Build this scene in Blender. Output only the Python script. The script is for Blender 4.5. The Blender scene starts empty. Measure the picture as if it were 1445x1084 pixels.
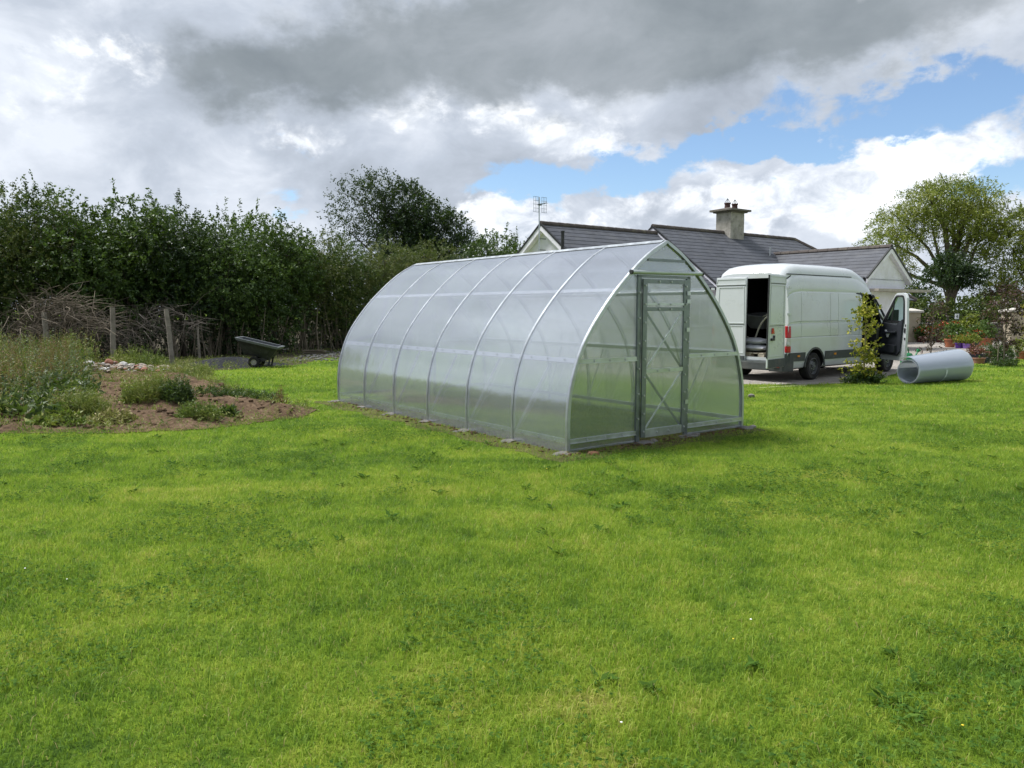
import bpy, bmesh, math, random
import numpy as np
from mathutils import Vector, Matrix

# ------------------------------------------------------------------ camera, world, sun, exposure
S = bpy.context.scene
COL = S.collection
R = math.radians
rng = np.random.default_rng(7)
random.seed(7)

cam = bpy.data.cameras.new('camera')
cam.sensor_width = 36.0
cam.lens = 36.0 * 1085.0 / 1445.0
cam.clip_start, cam.clip_end = 0.05, 3000.0
co = bpy.data.objects.new('camera', cam)
COL.objects.link(co)
co.location = (0, 0, 1.6)
co.rotation_euler = (R(90 - 5.53), 0, 0)
S.camera = co

SUN_EL, SUN_AZ = 60.0, -74.0        # azimuth measured from +Y towards +X
EXPOSURE = 0.75
CLOUD = 0.76
SKY = 0.095
S.view_settings.view_transform = 'Standard'
S.view_settings.look = 'None'
S.view_settings.exposure = EXPOSURE
S.view_settings.gamma = 1.0
S.view_settings.use_curve_mapping = False
S.render.engine = 'CYCLES'
S.cycles.max_bounces = 10
S.cycles.transparent_max_bounces = 24
S.cycles.transmission_bounces = 10
S.cycles.diffuse_bounces = 3
S.cycles.glossy_bounces = 3
S.cycles.caustics_reflective = False
S.cycles.caustics_refractive = False
S.cycles.sample_clamp_indirect = 6.0

sun = bpy.data.lights.new('sun', 'SUN')
sun.energy = 3.6
sun.angle = R(20)
sun.color = (1.0, 0.985, 0.965)
so = bpy.data.objects.new('sun', sun)
COL.objects.link(so)
sd = Vector((math.sin(R(SUN_AZ)) * math.cos(R(SUN_EL)), math.cos(R(SUN_AZ)) * math.cos(R(SUN_EL)), math.sin(R(SUN_EL))))
so.rotation_euler = (-sd).to_track_quat('-Z', 'Y').to_euler()
so.location = (-20, -10, 40)


class NT:
    """small node-tree helper"""
    def __init__(s, tree):
        s.t = tree
        s.n = tree.nodes
        s.l = tree.links
        s.n.clear()

    def node(s, typ, **kw):
        n = s.n.new(typ)
        for k, v in kw.items():
            setattr(n, k, v)
        return n

    def put(s, sock, v):
        if hasattr(v, 'is_output'):
            s.l.new(v, sock)
        elif v is not None:
            sock.default_value = v

    def math(s, op, a, b=None, c=None, clamp=False):
        n = s.node('ShaderNodeMath', operation=op, use_clamp=clamp)
        for i, v in enumerate((a, b, c)):
            if v is not None:
                s.put(n.inputs[i], v)
        return n.outputs[0]

    def vmath(s, op, a, b):
        n = s.node('ShaderNodeVectorMath', operation=op)
        s.put(n.inputs[0], a)
        s.put(n.inputs[1], b)
        return n.outputs[0]

    def noise(s, vec, scale, detail=4, rough=0.55, dist=0.0, dims='3D'):
        n = s.node('ShaderNodeTexNoise', noise_dimensions=dims)
        if vec is not None:
            s.put(n.inputs['Vector'], vec)
        n.inputs['Scale'].default_value = scale
        n.inputs['Detail'].default_value = detail
        n.inputs['Roughness'].default_value = rough
        n.inputs['Distortion'].default_value = dist
        return n.outputs['Fac']

    def smooth(s, v, a, b):
        n = s.node('ShaderNodeMapRange', interpolation_type='SMOOTHSTEP')
        s.put(n.inputs['Value'], v)
        n.inputs['From Min'].default_value = a
        n.inputs['From Max'].default_value = b
        return n.outputs['Result']

    def mix(s, f, a, b, blend='MIX'):
        n = s.node('ShaderNodeMix', data_type='RGBA', blend_type=blend)
        s.put(n.inputs[0], f)
        for i, v in ((6, a), (7, b)):
            if isinstance(v, tuple) and len(v) == 3:
                v = (*v, 1.0)
            s.put(n.inputs[i], v)
        return n.outputs[2]

    def ramp(s, f, stops):
        n = s.node('ShaderNodeValToRGB')
        s.put(n.inputs[0], f)
        e = n.color_ramp.elements
        while len(e) < len(stops):
            e.new(0.5)
        for el, (p, c) in zip(e, stops):
            el.position = p
            el.color = (*c, 1.0)
        return n.outputs[0]


def build_world():
    w = bpy.data.worlds.new('World')
    S.world = w
    w.use_nodes = True
    t = NT(w.node_tree)
    tc = t.node('ShaderNodeTexCoord')
    nrm = t.node('ShaderNodeVectorMath', operation='NORMALIZE')
    t.put(nrm.inputs[0], tc.outputs['Generated'])
    d = nrm.outputs[0]
    sep = t.node('ShaderNodeSeparateXYZ')
    t.put(sep.inputs[0], d)
    x, y, z = sep.outputs
    az0 = t.math('MULTIPLY', t.math('ARCTAN2', x, y), 57.2958)
    el0 = t.math('MULTIPLY', t.math('ARCSINE', z), 57.2958)
    # cloud coordinates: a flattened direction, so clouds stretch along the horizon
    cv = t.vmath('MULTIPLY', d, (1.0, 1.0, 1.55))
    big = t.noise(cv, 3.2, 6, 0.55, 0.3)
    med = t.noise(t.vmath('ADD', cv, (7.3, 1.1, 4.2)), 8.0, 7, 0.6, 0.4)
    fine = t.noise(t.vmath('ADD', cv, (1.9, 8.1, 2.2)), 17.0, 8, 0.62, 0.3)
    wa = t.noise(t.vmath('ADD', cv, (3.3, 5.1, 9.2)), 9.0, 5, 0.6)
    wb = t.noise(t.vmath('ADD', cv, (9.3, 2.1, 0.2)), 11.0, 6, 0.6)
    az = t.math('MULTIPLY_ADD', t.math('SUBTRACT', wa, 0.5), 16.0, az0)
    el = t.math('MULTIPLY_ADD', t.math('SUBTRACT', wb, 0.5), 6.5, el0)

    def blob(a, e, ra, re):
        u = t.math('DIVIDE', t.math('SUBTRACT', az, a), ra)
        v = t.math('DIVIDE', t.math('SUBTRACT', el, e), re)
        q = t.math('ADD', t.math('MULTIPLY', u, u), t.math('MULTIPLY', v, v))
        return t.math('EXPONENT', t.math('MULTIPLY', q, -1.0))

    def total(blobs):
        o = None
        for b in blobs:
            k = b[4] if len(b) > 4 else 1.0
            v = blob(*b[:4])
            if k != 1.0:
                v = t.math('MULTIPLY', v, k)
            o = v if o is None else t.math('ADD', o, v)
        return o

    dark = total([(6, 19.5, 15, 4.6, 1.25), (24, 18.6, 12, 3.2, 1.0), (-17.5, 15.6, 7, 2.6, 0.95), (-9, 17.5, 9, 3.0, 0.75), (4, 16, 7, 2.6, 0.5)])
    dark = t.math('ADD', dark, t.math('MULTIPLY', t.math('SUBTRACT', med, 0.5), 1.1))
    darkm = t.smooth(dark, 0.24, 1.08)
    blue = total([(1.5, 9.0, 3.6, 1.5), (8.6, 9.8, 5.5, 1.3), (21, 11.3, 5.5, 1.2), (28.5, 13.7, 7, 1.7, 1.1), (32, 7.6, 3.4, 1.6), (15.5, 11.2, 4, 1.0, 0.9), (-16, 6.6, 2.2, 1.0, 0.55), (35, 11, 4, 1.0, 0.8), (19, 8, 1.4, 0.7, 0.5)])
    bm = t.math('ADD', blue, t.math('MULTIPLY', t.math('SUBTRACT', fine, 0.5), 1.9))
    # patchy blue gaps go on round the rest of the sky
    gen = t.math('MULTIPLY', t.smooth(big, 0.60, 0.72), t.smooth(t.math('ABSOLUTE', az0), 38, 50))
    bm = t.math('ADD', bm, t.math('MULTIPLY', gen, 0.8))
    bluem = t.math('MULTIPLY', t.smooth(bm, 0.26, 0.74), t.math('SUBTRACT', 1.0, darkm), clamp=True)
    wht = total([(19, 7.0, 12, 2.4, 0.95), (27, 8.6, 4, 2.0, 0.9), (-1, 6.4, 4.2, 1.5, 1.0), (-3, 14.0, 7, 1.3, 0.6), (-14, 12, 3.4, 1.8, 0.38), (21, 20.4, 3.4, 1.1, 1.3), (-27, 15.4, 4.5, 1.0, 0.45), (-30, 12.8, 6, 2, 0.2), (4.5, 12.2, 6, 1.6, 0.45), (30, 10.4, 6, 1.3, 0.6)])
    wht = t.math('ADD', wht, t.math('MULTIPLY', t.math('SUBTRACT', med, 0.5), 1.3))
    wht = t.math('ADD', wht, t.math('MULTIPLY', t.math('SUBTRACT', fine, 0.5), 1.0))
    whtm = t.smooth(wht, 0.22, 0.82)
    tone = t.math('ADD', t.math('MULTIPLY', big, 0.55), t.math('MULTIPLY', med, 0.45))
    col = t.ramp(tone, [(0.34, (0.33, 0.37, 0.43)), (0.48, (0.46, 0.51, 0.59)), (0.62, (0.68, 0.725, 0.80))])
    bil = t.ramp(fine, [(0.34, (0.50, 0.555, 0.64)), (0.50, (0.80, 0.84, 0.90)), (0.66, (1.14, 1.15, 1.16))])
    col = t.mix(whtm, col, bil)
    tone2 = t.math('ADD', t.math('MULTIPLY', med, 0.45), t.math('MULTIPLY', big, 0.55))
    dk = t.ramp(tone2, [(0.36, (0.200, 0.232, 0.260)), (0.5, (0.260, 0.295, 0.325)), (0.64, (0.345, 0.38, 0.42))])
    col = t.mix(darkm, col, dk)
    sky = t.node('ShaderNodeTexSky', sky_type='NISHITA')
    sky.sun_disc = False
    sky.sun_elevation = R(SUN_EL)
    sky.sun_rotation = R(SUN_AZ)
    sky.air_density = 1.0
    sky.dust_density = 0.3
    sky.ozone_density = 4.0
    b1 = t.node('ShaderNodeBackground')
    t.put(b1.inputs['Color'], sky.outputs[0])
    b1.inputs['Strength'].default_value = SKY
    b2 = t.node('ShaderNodeBackground')
    t.put(b2.inputs['Color'], col)
    b2.inputs['Strength'].default_value = CLOUD
    mx = t.node('ShaderNodeMixShader')
    t.put(mx.inputs[0], bluem)
    t.l.new(b2.outputs[0], mx.inputs[1])
    t.l.new(b1.outputs[0], mx.inputs[2])
    out = t.node('ShaderNodeOutputWorld')
    t.l.new(mx.outputs[0], out.inputs['Surface'])


build_world()

# ------------------------------------------------------------------ materials
MATS = {}


def principled(name, color, rough=0.6, metal=0.0, var=0.12, vscale=6.0, bump=0.0, bscale=40.0, spec=0.5, dirt=None, dscale=3.0, damt=0.5, coat=0.0):
    """colour with fine tonal variation, optional dirt patches and bump"""
    if name in MATS:
        return MATS[name]
    m = bpy.data.materials.new(name)
    m.use_nodes = True
    t = NT(m.node_tree)
    geo = t.node('ShaderNodeTexCoord')
    v = geo.outputs['Object']
    n = t.noise(v, vscale, 5, 0.6)
    lo = tuple(max(0.0, c * (1 - var)) for c in color)
    hi = tuple(min(1.0, c * (1 + var)) for c in color)
    col = t.ramp(n, [(0.3, lo), (0.7, hi)])
    if dirt is not None:
        dn = t.noise(t.vmath('ADD', v, (5.1, 2.2, 7.7)), dscale, 7, 0.68)
        f = t.math('MULTIPLY', t.smooth(dn, 0.48, 0.72), damt)
        col = t.mix(f, col, dirt)
    b = t.node('ShaderNodeBsdfPrincipled')
    t.put(b.inputs['Base Color'], col)
    rn = t.math('MULTIPLY_ADD', t.math('SUBTRACT', n, 0.5), 0.25, rough, clamp=True)
    t.put(b.inputs['Roughness'], rn)
    b.inputs['Metallic'].default_value = metal
    b.inputs['Specular IOR Level'].default_value = spec
    b.inputs['Coat Weight'].default_value = coat
    b.inputs['Coat Roughness'].default_value = 0.12
    if bump > 0:
        bn = t.node('ShaderNodeBump')
        bn.inputs['Strength'].default_value = bump
        bn.inputs['Distance'].default_value = 0.02
        t.put(bn.inputs['Height'], t.noise(v, bscale, 6, 0.65))
        t.put(b.inputs['Normal'], bn.outputs[0])
    o = t.node('ShaderNodeOutputMaterial')
    t.l.new(b.outputs[0], o.inputs['Surface'])
    MATS[name] = m
    return m


def leafmat(name, stops, trans=0.3, rough=0.5, patch=0.35, pscale=0.9, spec=0.4):
    """leaf colour picked per leaf, with clump-wide hue drift"""
    if name in MATS:
        return MATS[name]
    m = bpy.data.materials.new(name)
    m.use_nodes = True
    t = NT(m.node_tree)
    g = t.node('ShaderNodeNewGeometry')
    n = t.noise(g.outputs['Position'], pscale, 4, 0.6)
    f = t.math('ADD', t.math('MULTIPLY', g.outputs['Random Per Island'], 1 - patch),
               t.math('MULTIPLY', t.smooth(n, 0.3, 0.7), patch))
    col = t.ramp(f, stops)
    b = t.node('ShaderNodeBsdfPrincipled')
    t.put(b.inputs['Base Color'], col)
    b.inputs['Roughness'].default_value = rough
    b.inputs['Specular IOR Level'].default_value = spec
    tr = t.node('ShaderNodeBsdfTranslucent')
    t.put(tr.inputs['Color'], t.mix(0.5, col, (0.16, 0.26, 0.02)))
    mx = t.node('ShaderNodeMixShader')
    mx.inputs[0].default_value = trans
    t.l.new(b.outputs[0], mx.inputs[1])
    t.l.new(tr.outputs[0], mx.inputs[2])
    o = t.node('ShaderNodeOutputMaterial')
    t.l.new(mx.outputs[0], o.inputs['Surface'])
    MATS[name] = m
    return m


def turf_color(t, pos):
    """lawn colour from the place on the ground: lush, yellowish and worn patches, faint mowing bands"""
    p2 = t.vmath('MULTIPLY', pos, (1, 1, 0))
    a = t.noise(p2, 0.55, 5, 0.6)
    b = t.noise(t.vmath('ADD', p2, (13.0, 4.0, 0)), 1.9, 5, 0.65)
    c = t.noise(t.vmath('ADD', p2, (3.0, 17.0, 0)), 5.5, 4, 0.6)
    # mowing bands: noise stretched along one direction
    mp = t.node('ShaderNodeMapping')
    t.put(mp.inputs['Vector'], p2)
    mp.inputs['Rotation'].default_value = (0, 0, R(-22))
    mp.inputs['Scale'].default_value = (0.12, 1.15, 1)
    d = t.noise(mp.outputs[0], 1.0, 3, 0.5)
    e = t.noise(t.vmath('ADD', p2, (23.0, 7.0, 0)), 15.0, 4, 0.7)
    f = t.math('ADD', t.math('MULTIPLY', a, 0.30), t.math('MULTIPLY', b, 0.26))
    f = t.math('ADD', f, t.math('MULTIPLY', c, 0.20))
    f = t.math('ADD', f, t.math('MULTIPLY', d, 0.24))
    f = t.math('ADD', f, t.math('MULTIPLY', t.math('SUBTRACT', e, 0.5), 0.26))
    return f, c


def make_turf(name, blades):
    m = bpy.data.materials.new(name)
    m.use_nodes = True
    t = NT(m.node_tree)
    g = t.node('ShaderNodeNewGeometry')
    f, c = turf_color(t, g.outputs['Position'])
    if blades:
        r = g.outputs['Random Per Island']
        f = t.math('ADD', t.math('MULTIPLY', t.math('SUBTRACT', r, 0.5), 0.13), f)
    else:
        f = t.math('ADD', t.math('MULTIPLY', t.math('SUBTRACT', t.noise(g.outputs['Position'], 45.0, 4, 0.7), 0.5), 0.16), f)
    k = 1.0 if blades else 0.7
    stops = [(0.385, (0.062, 0.138, 0.017)), (0.45, (0.138, 0.250, 0.025)), (0.515, (0.240, 0.362, 0.033)), (0.58, (0.355, 0.440, 0.056)), (0.65, (0.530, 0.480, 0.145))]
    col = t.ramp(f, [(p, tuple(q * k for q in cc)) for p, cc in stops])
    if blades:
        straw = t.math('GREATER_THAN', r, 0.965)
        col = t.mix(straw, col, (0.40, 0.34, 0.13))
    b = t.node('ShaderNodeBsdfPrincipled')
    t.put(b.inputs['Base Color'], col)
    b.inputs['Roughness'].default_value = 0.55 if blades else 0.9
    b.inputs['Specular IOR Level'].default_value = 0.3 if blades else 0.1
    o = t.node('ShaderNodeOutputMaterial')
    if blades:
        tr = t.node('ShaderNodeBsdfTranslucent')
        t.put(tr.inputs['Color'], t.mix(0.3, col, (0.27, 0.41, 0.045)))
        mx = t.node('ShaderNodeMixShader')
        mx.inputs[0].default_value = 0.5
        t.l.new(b.outputs[0], mx.inputs[1])
        t.l.new(tr.outputs[0], mx.inputs[2])
        t.l.new(mx.outputs[0], o.inputs['Surface'])
    else:
        bn = t.node('ShaderNodeBump')
        bn.inputs['Strength'].default_value = 0.9
        bn.inputs['Distance'].default_value = 0.05
        t.put(bn.inputs['Height'], t.noise(g.outputs['Position'], 60.0, 5, 0.7))
        t.put(b.inputs['Normal'], bn.outputs[0])
        t.l.new(b.outputs[0], o.inputs['Surface'])
    return m


def make_poly(name, tint=(0.93, 0.96, 0.95), clear=0.30, blur=0.42, rough=0.30, ior=1.9, gloss=0.2, milk=(0.84, 0.89, 0.98)):
    """twin-wall polycarbonate: part clear, part blurred, part milky, glossy skin"""
    m = bpy.data.materials.new(name)
    m.use_nodes = True
    t = NT(m.node_tree)
    g = t.node('ShaderNodeTexCoord')
    v = g.outputs['Object']
    n = t.noise(v, 1.1, 4, 0.6)
    tp = t.node('ShaderNodeBsdfTransparent')
    tp.inputs[0].default_value = (*tint, 1)
    rf = t.node('ShaderNodeBsdfRefraction')
    rf.inputs['Color'].default_value = (*tint, 1)
    rf.inputs['IOR'].default_value = 1.12
    t.put(rf.inputs['Roughness'], rough)
    tl = t.node('ShaderNodeBsdfTranslucent')
    tl.inputs[0].default_value = (0.93, 0.95, 0.97, 1)
    df = t.node('ShaderNodeBsdfDiffuse')
    df.inputs[0].default_value = (*milk, 1)
    milky = t.node('ShaderNodeMixShader')
    milky.inputs[0].default_value = 0.7
    t.l.new(tl.outputs[0], milky.inputs[1])
    t.l.new(df.outputs[0], milky.inputs[2])
    m1 = t.node('ShaderNodeMixShader')
    m1.inputs[0].default_value = blur / (clear + blur)
    t.l.new(tp.outputs[0], m1.inputs[1])
    t.l.new(rf.outputs[0], m1.inputs[2])
    m2 = t.node('ShaderNodeMixShader')
    t.put(m2.inputs[0], t.math('MULTIPLY_ADD', t.math('SUBTRACT', n, 0.5), 0.10, 1 - clear - blur, clamp=True))
    t.l.new(m1.outputs[0], m2.inputs[1])
    t.l.new(milky.outputs[0], m2.inputs[2])
    gl = t.node('ShaderNodeBsdfGlossy')
    gl.inputs['Roughness'].default_value = gloss
    gl.inputs[0].default_value = (0.87, 0.92, 1.0, 1)
    fr = t.node('ShaderNodeFresnel')
    fr.inputs[0].default_value = ior
    m3 = t.node('ShaderNodeMixShader')
    bf = t.node('ShaderNodeNewGeometry').outputs['Backfacing']
    t.put(m3.inputs[0], t.math('MULTIPLY', t.math('SUBTRACT', 1.0, bf), t.math('MULTIPLY', fr.outputs[0], 1.0, clamp=True)))
    t.l.new(m2.outputs[0], m3.inputs[1])
    t.l.new(gl.outputs[0], m3.inputs[2])
    bn = t.node('ShaderNodeBump')
    bn.inputs['Strength'].default_value = 0.22
    bn.inputs['Distance'].default_value = 0.02
    t.put(bn.inputs['Height'], t.noise(v, 3.0, 3, 0.5))
    for s_ in (rf, gl, fr):
        t.put(s_.inputs['Normal'], bn.outputs[0])
    o = t.node('ShaderNodeOutputMaterial')
    t.l.new(m3.outputs[0], o.inputs['Surface'])
    return m


def make_glass(name, tint=(0.80, 0.92, 0.90)):
    m = bpy.data.materials.new(name)
    m.use_nodes = True
    t = NT(m.node_tree)
    tp = t.node('ShaderNodeBsdfTransparent')
    tp.inputs[0].default_value = (*tint, 1)
    gl = t.node('ShaderNodeBsdfGlossy')
    gl.inputs['Roughness'].default_value = 0.03
    fr = t.node('ShaderNodeFresnel')
    fr.inputs[0].default_value = 1.5
    mx = t.node('ShaderNodeMixShader')
    bf = t.node('ShaderNodeNewGeometry').outputs['Backfacing']
    t.put(mx.inputs[0], t.math('MULTIPLY', t.math('SUBTRACT', 1.0, bf), fr.outputs[0]))
    t.l.new(tp.outputs[0], mx.inputs[1])
    t.l.new(gl.outputs[0], mx.inputs[2])
    o = t.node('ShaderNodeOutputMaterial')
    t.l.new(mx.outputs[0], o.inputs['Surface'])
    return m


def make_ground_mix(name, stops, scale, bump, bscale, rough=0.95):
    m = bpy.data.materials.new(name)
    m.use_nodes = True
    t = NT(m.node_tree)
    g = t.node('ShaderNodeNewGeometry')
    p = g.outputs['Position']
    f = t.math('ADD', t.math('MULTIPLY', t.noise(p, scale, 6, 0.7), 0.5), t.math('MULTIPLY', t.noise(p, bscale, 5, 0.75), 0.5))
    col = t.ramp(f, stops)
    b = t.node('ShaderNodeBsdfPrincipled')
    t.put(b.inputs['Base Color'], col)
    b.inputs['Roughness'].default_value = rough
    b.inputs['Specular IOR Level'].default_value = 0.15
    bn = t.node('ShaderNodeBump')
    bn.inputs['Strength'].default_value = bump
    bn.inputs['Distance'].default_value = 0.05
    t.put(bn.inputs['Height'], t.noise(p, bscale, 5, 0.7))
    t.put(b.inputs['Normal'], bn.outputs[0])
    o = t.node('ShaderNodeOutputMaterial')
    t.l.new(b.outputs[0], o.inputs['Surface'])
    return m


# ------------------------------------------------------------------ mesh helpers
class MB:
    def __init__(s):
        s.v, s.f, s.mi = [], [], []

    def add(s, vs, fs, mi=0):
        b = len(s.v)
        s.v += [tuple(p) for p in vs]
        s.f += [tuple(b + i for i in f) for f in fs]
        s.mi += [mi] * len(fs)
        return s

    def box(s, c, size, rz=0.0, mi=0, M=None):
        hx, hy, hz = (q / 2 for q in size)
        vs = [Vector((sx * hx, sy * hy, sz * hz)) for sz in (-1, 1) for sy in (-1, 1) for sx in (-1, 1)]
        m = Matrix.Rotation(rz, 3, 'Z') if M is None else M
        vs = [m @ p + Vector(c) for p in vs]
        return s.add(vs, [(0, 2, 3, 1), (4, 5, 7, 6), (0, 1, 5, 4), (2, 6, 7, 3), (0, 4, 6, 2), (1, 3, 7, 5)], mi)

    def bar(s, p, q, w, h, up=(0, 0, 1), mi=0):
        p, q = Vector(p), Vector(q)
        d = (q - p).normalized()
        u = Vector(up)
        side = d.cross(u)
        if side.length < 1e-4:
            side = d.cross(Vector((1, 0, 0)))
        side.normalize()
        u = side.cross(d)
        vs = [a + side * (i * w / 2) + u * (j * h / 2) for a in (p, q) for i, j in ((-1, -1), (1, -1), (1, 1), (-1, 1))]
        return s.add(vs, [(0, 1, 2, 3), (7, 6, 5, 4), (0, 4, 5, 1), (1, 5, 6, 2), (2, 6, 7, 3), (3, 7, 4, 0)], mi)

    def tube(s, pts, rad, n=6, mi=0, caps=True):
        pts = [Vector(p) for p in pts]
        if not isinstance(rad, (list, tuple)):
            rad = [rad] * len(pts)
        vs, fs = [], []
        prev = None
        for i, p in enumerate(pts):
            d = (pts[min(i + 1, len(pts) - 1)] - pts[max(i - 1, 0)]).normalized()
            a = prev if prev is not None else (Vector((0, 0, 1)) if abs(d.z) < 0.9 else Vector((1, 0, 0)))
            x = d.cross(a)
            if x.length < 1e-5:
                x = d.cross(Vector((0, 1, 0)))
            x.normalize()
            y = x.cross(d)
            prev = y
            for k in range(n):
                an = 2 * math.pi * k / n
                vs.append(p + (x * math.cos(an) + y * math.sin(an)) * rad[i])
        for i in range(len(pts) - 1):
            for k in range(n):
                k2 = (k + 1) % n
                fs.append((i * n + k, i * n + k2, (i + 1) * n + k2, (i + 1) * n + k))
        if caps:
            fs.append(tuple(range(n - 1, -1, -1)))
            fs.append(tuple((len(pts) - 1) * n + k for k in range(n)))
        return s.add(vs, fs, mi)

    def lathe(s, prof, n=24, mi=0, M=None, c=(0, 0, 0)):
        """profile (r, z) turned round z"""
        vs, fs = [], []
        for r, z in prof:
            for k in range(n):
                a = 2 * math.pi * k / n
                vs.append(Vector((r * math.cos(a), r * math.sin(a), z)))
        for i in range(len(prof) - 1):
            for k in range(n):
                k2 = (k + 1) % n
                fs.append((i * n + k, i * n + k2, (i + 1) * n + k2, (i + 1) * n + k))
        if prof[0][0] > 1e-6:
            pass
        if M is not None:
            vs = [M @ p for p in vs]
        vs = [p + Vector(c) for p in vs]
        return s.add(vs, fs, mi)

    def prism(s, poly, vec, mi=0):
        """planar polygon (3D points) extruded by vec"""
        n = len(poly)
        vec = Vector(vec)
        vs = [Vector(p) for p in poly] + [Vector(p) + vec for p in poly]
        fs = [tuple(range(n)), tuple(range(2 * n - 1, n - 1, -1))]
        fs += [(i, i + n, (i + 1) % n + n, (i + 1) % n) for i in range(n)]
        return s.add(vs, fs, mi)

    def ring(s, outer, inner, vec, mi=0):
        """frame between two matching outlines, extruded"""
        n = len(outer)
        vec = Vector(vec)
        O = [Vector(p) for p in outer]
        I = [Vector(p) for p in inner]
        vs = O + I + [p + vec for p in O] + [p + vec for p in I]
        fs = []
        for i in range(n):
            j = (i + 1) % n
            fs += [(i, j, n + j, n + i), (2 * n + j, 2 * n + i, 3 * n + i, 3 * n + j),
                   (i, 2 * n + i, 2 * n + j, j), (n + j, 3 * n + j, 3 * n + i, n + i)]
        return s.add(vs, fs, mi)

    def grid(s, rows, mi=0, close=False):
        nr, nc = len(rows), len(rows[0])
        vs = [p for r in rows for p in r]
        fs = []
        for i in range(nr - 1):
            for j in range(nc - (0 if close else 1)):
                j2 = (j + 1) % nc
                fs.append((i * nc + j, i * nc + j2, (i + 1) * nc + j2, (i + 1) * nc + j))
        return s.add(vs, fs, mi)

    def blob(s, c, r, seed=0, sub=1, squash=(1, 1, 1), jit=0.18, mi=0, rz=0):
        bm = bmesh.new()
        bmesh.ops.create_icosphere(bm, subdivisions=sub, radius=1.0)
        rr = random.Random(seed)
        cz, sz = math.cos(rz), math.sin(rz)
        vs = []
        for v in bm.verts:
            k = 1 + rr.uniform(-jit, jit)
            x, y, z = v.co.x * squash[0] * k * r, v.co.y * squash[1] * k * r, v.co.z * squash[2] * k * r
            vs.append((c[0] + x * cz - y * sz, c[1] + x * sz + y * cz, c[2] + z))
        fs = [tuple(v.index for v in f.verts) for f in bm.faces]
        bm.free()
        return s.add(vs, fs, mi)

    def mesh(s, name, mats, smooth=False, bevel=0.0, fix=True):
        me = bpy.data.meshes.new(name)
        me.from_pydata(s.v, [], s.f)
        for m in (mats if isinstance(mats, (list, tuple)) else [mats]):
            me.materials.append(m)
        me.polygons.foreach_set('material_index', s.mi)
        if fix or bevel:
            bm = bmesh.new()
            bm.from_mesh(me)
            bmesh.ops.recalc_face_normals(bm, faces=bm.faces)
            if bevel:
                ed = [e for e in bm.edges if len(e.link_faces) == 2 and e.calc_face_angle(0) > 0.5]
                bmesh.ops.bevel(bm, geom=ed, offset=bevel, segments=2, profile=0.5, affect='EDGES', clamp_overlap=True)
            bm.to_mesh(me)
            bm.free()
        if smooth:
            me.shade_smooth()
            try:
                me.set_sharp_from_angle(angle=R(38))
            except Exception:
                pass
        me.update()
        return me


def link(name, me, parent=None):
    o = bpy.data.objects.new(name, me)
    COL.objects.link(o)
    if parent is not None:
        o.parent = parent
    return o


def part(name, mb, mats, parent, smooth=False, bevel=0.0, label=None):
    o = link(name, mb.mesh(name, mats, smooth, bevel), parent)
    if label:
        o['label'] = label
    return o


def tag(o, label=None, cat=None, group=None, kind=None):
    for k, v in (('label', label), ('category', cat), ('group', group), ('kind', kind)):
        if v:
            o[k] = v
    return o


def thing(name, label, cat, loc=(0, 0, 0), rz=0.0, group=None):
    o = bpy.data.objects.new(name, None)
    o.empty_display_size = 0.2
    COL.objects.link(o)
    o.location = loc
    o.rotation_euler = (0, 0, rz)
    return tag(o, label, cat, group)


def single(name, mb, mats, label, cat, loc=(0, 0, 0), rz=0.0, group=None, smooth=False, bevel=0.0, kind=None):
    o = link(name, mb.mesh(name, mats, smooth, bevel))
    o.location = loc
    o.rotation_euler = (0, 0, rz)
    return tag(o, label, cat, group, kind)


def dup(root, loc, rz=0.0, label=None, scale=None):
    r = root.copy()
    COL.objects.link(r)
    r.location = loc
    r.rotation_euler = (0, 0, rz)
    if scale is not None:
        r.scale = scale if isinstance(scale, (tuple, list)) else (scale,) * 3
    if label:
        r['label'] = label
    for ch in list(root.children):
        c = ch.copy()
        COL.objects.link(c)
        c.parent = r
        for g in list(ch.children):
            d = g.copy()
            COL.objects.link(d)
            d.parent = c
    return r


def fast_mesh(name, V, nper, mats, mi=None):
    """V: (N*nper, 3); faces are consecutive groups of nper vertices"""
    V = np.asarray(V, dtype=np.float32).reshape(-1, 3)
    nf = len(V) // nper
    me = bpy.data.meshes.new(name)
    me.vertices.add(len(V))
    me.vertices.foreach_set('co', V.ravel())
    me.loops.add(len(V))
    me.loops.foreach_set('vertex_index', np.arange(len(V), dtype=np.int32))
    me.polygons.add(nf)
    me.polygons.foreach_set('loop_start', np.arange(0, len(V), nper, dtype=np.int32))
    for m in (mats if isinstance(mats, (list, tuple)) else [mats]):
        me.materials.append(m)
    if mi is not None:
        me.polygons.foreach_set('material_index', np.asarray(mi, dtype=np.int32))
    me.update(calc_edges=True)
    return me


def indexed_mesh(name, V, F, mats):
    """V (N, 3), F (M, k): faces that share vertices"""
    V = np.asarray(V, dtype=np.float32).reshape(-1, 3)
    F = np.asarray(F, dtype=np.int32)
    k = F.shape[1]
    me = bpy.data.meshes.new(name)
    me.vertices.add(len(V))
    me.vertices.foreach_set('co', V.ravel())
    me.loops.add(F.size)
    me.loops.foreach_set('vertex_index', F.ravel())
    me.polygons.add(len(F))
    me.polygons.foreach_set('loop_start', np.arange(0, F.size, k, dtype=np.int32))
    me.materials.append(mats)
    me.update(calc_edges=True)
    return me


def unit(a):
    return a / np.maximum(np.linalg.norm(a, axis=-1, keepdims=True), 1e-9)


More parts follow.
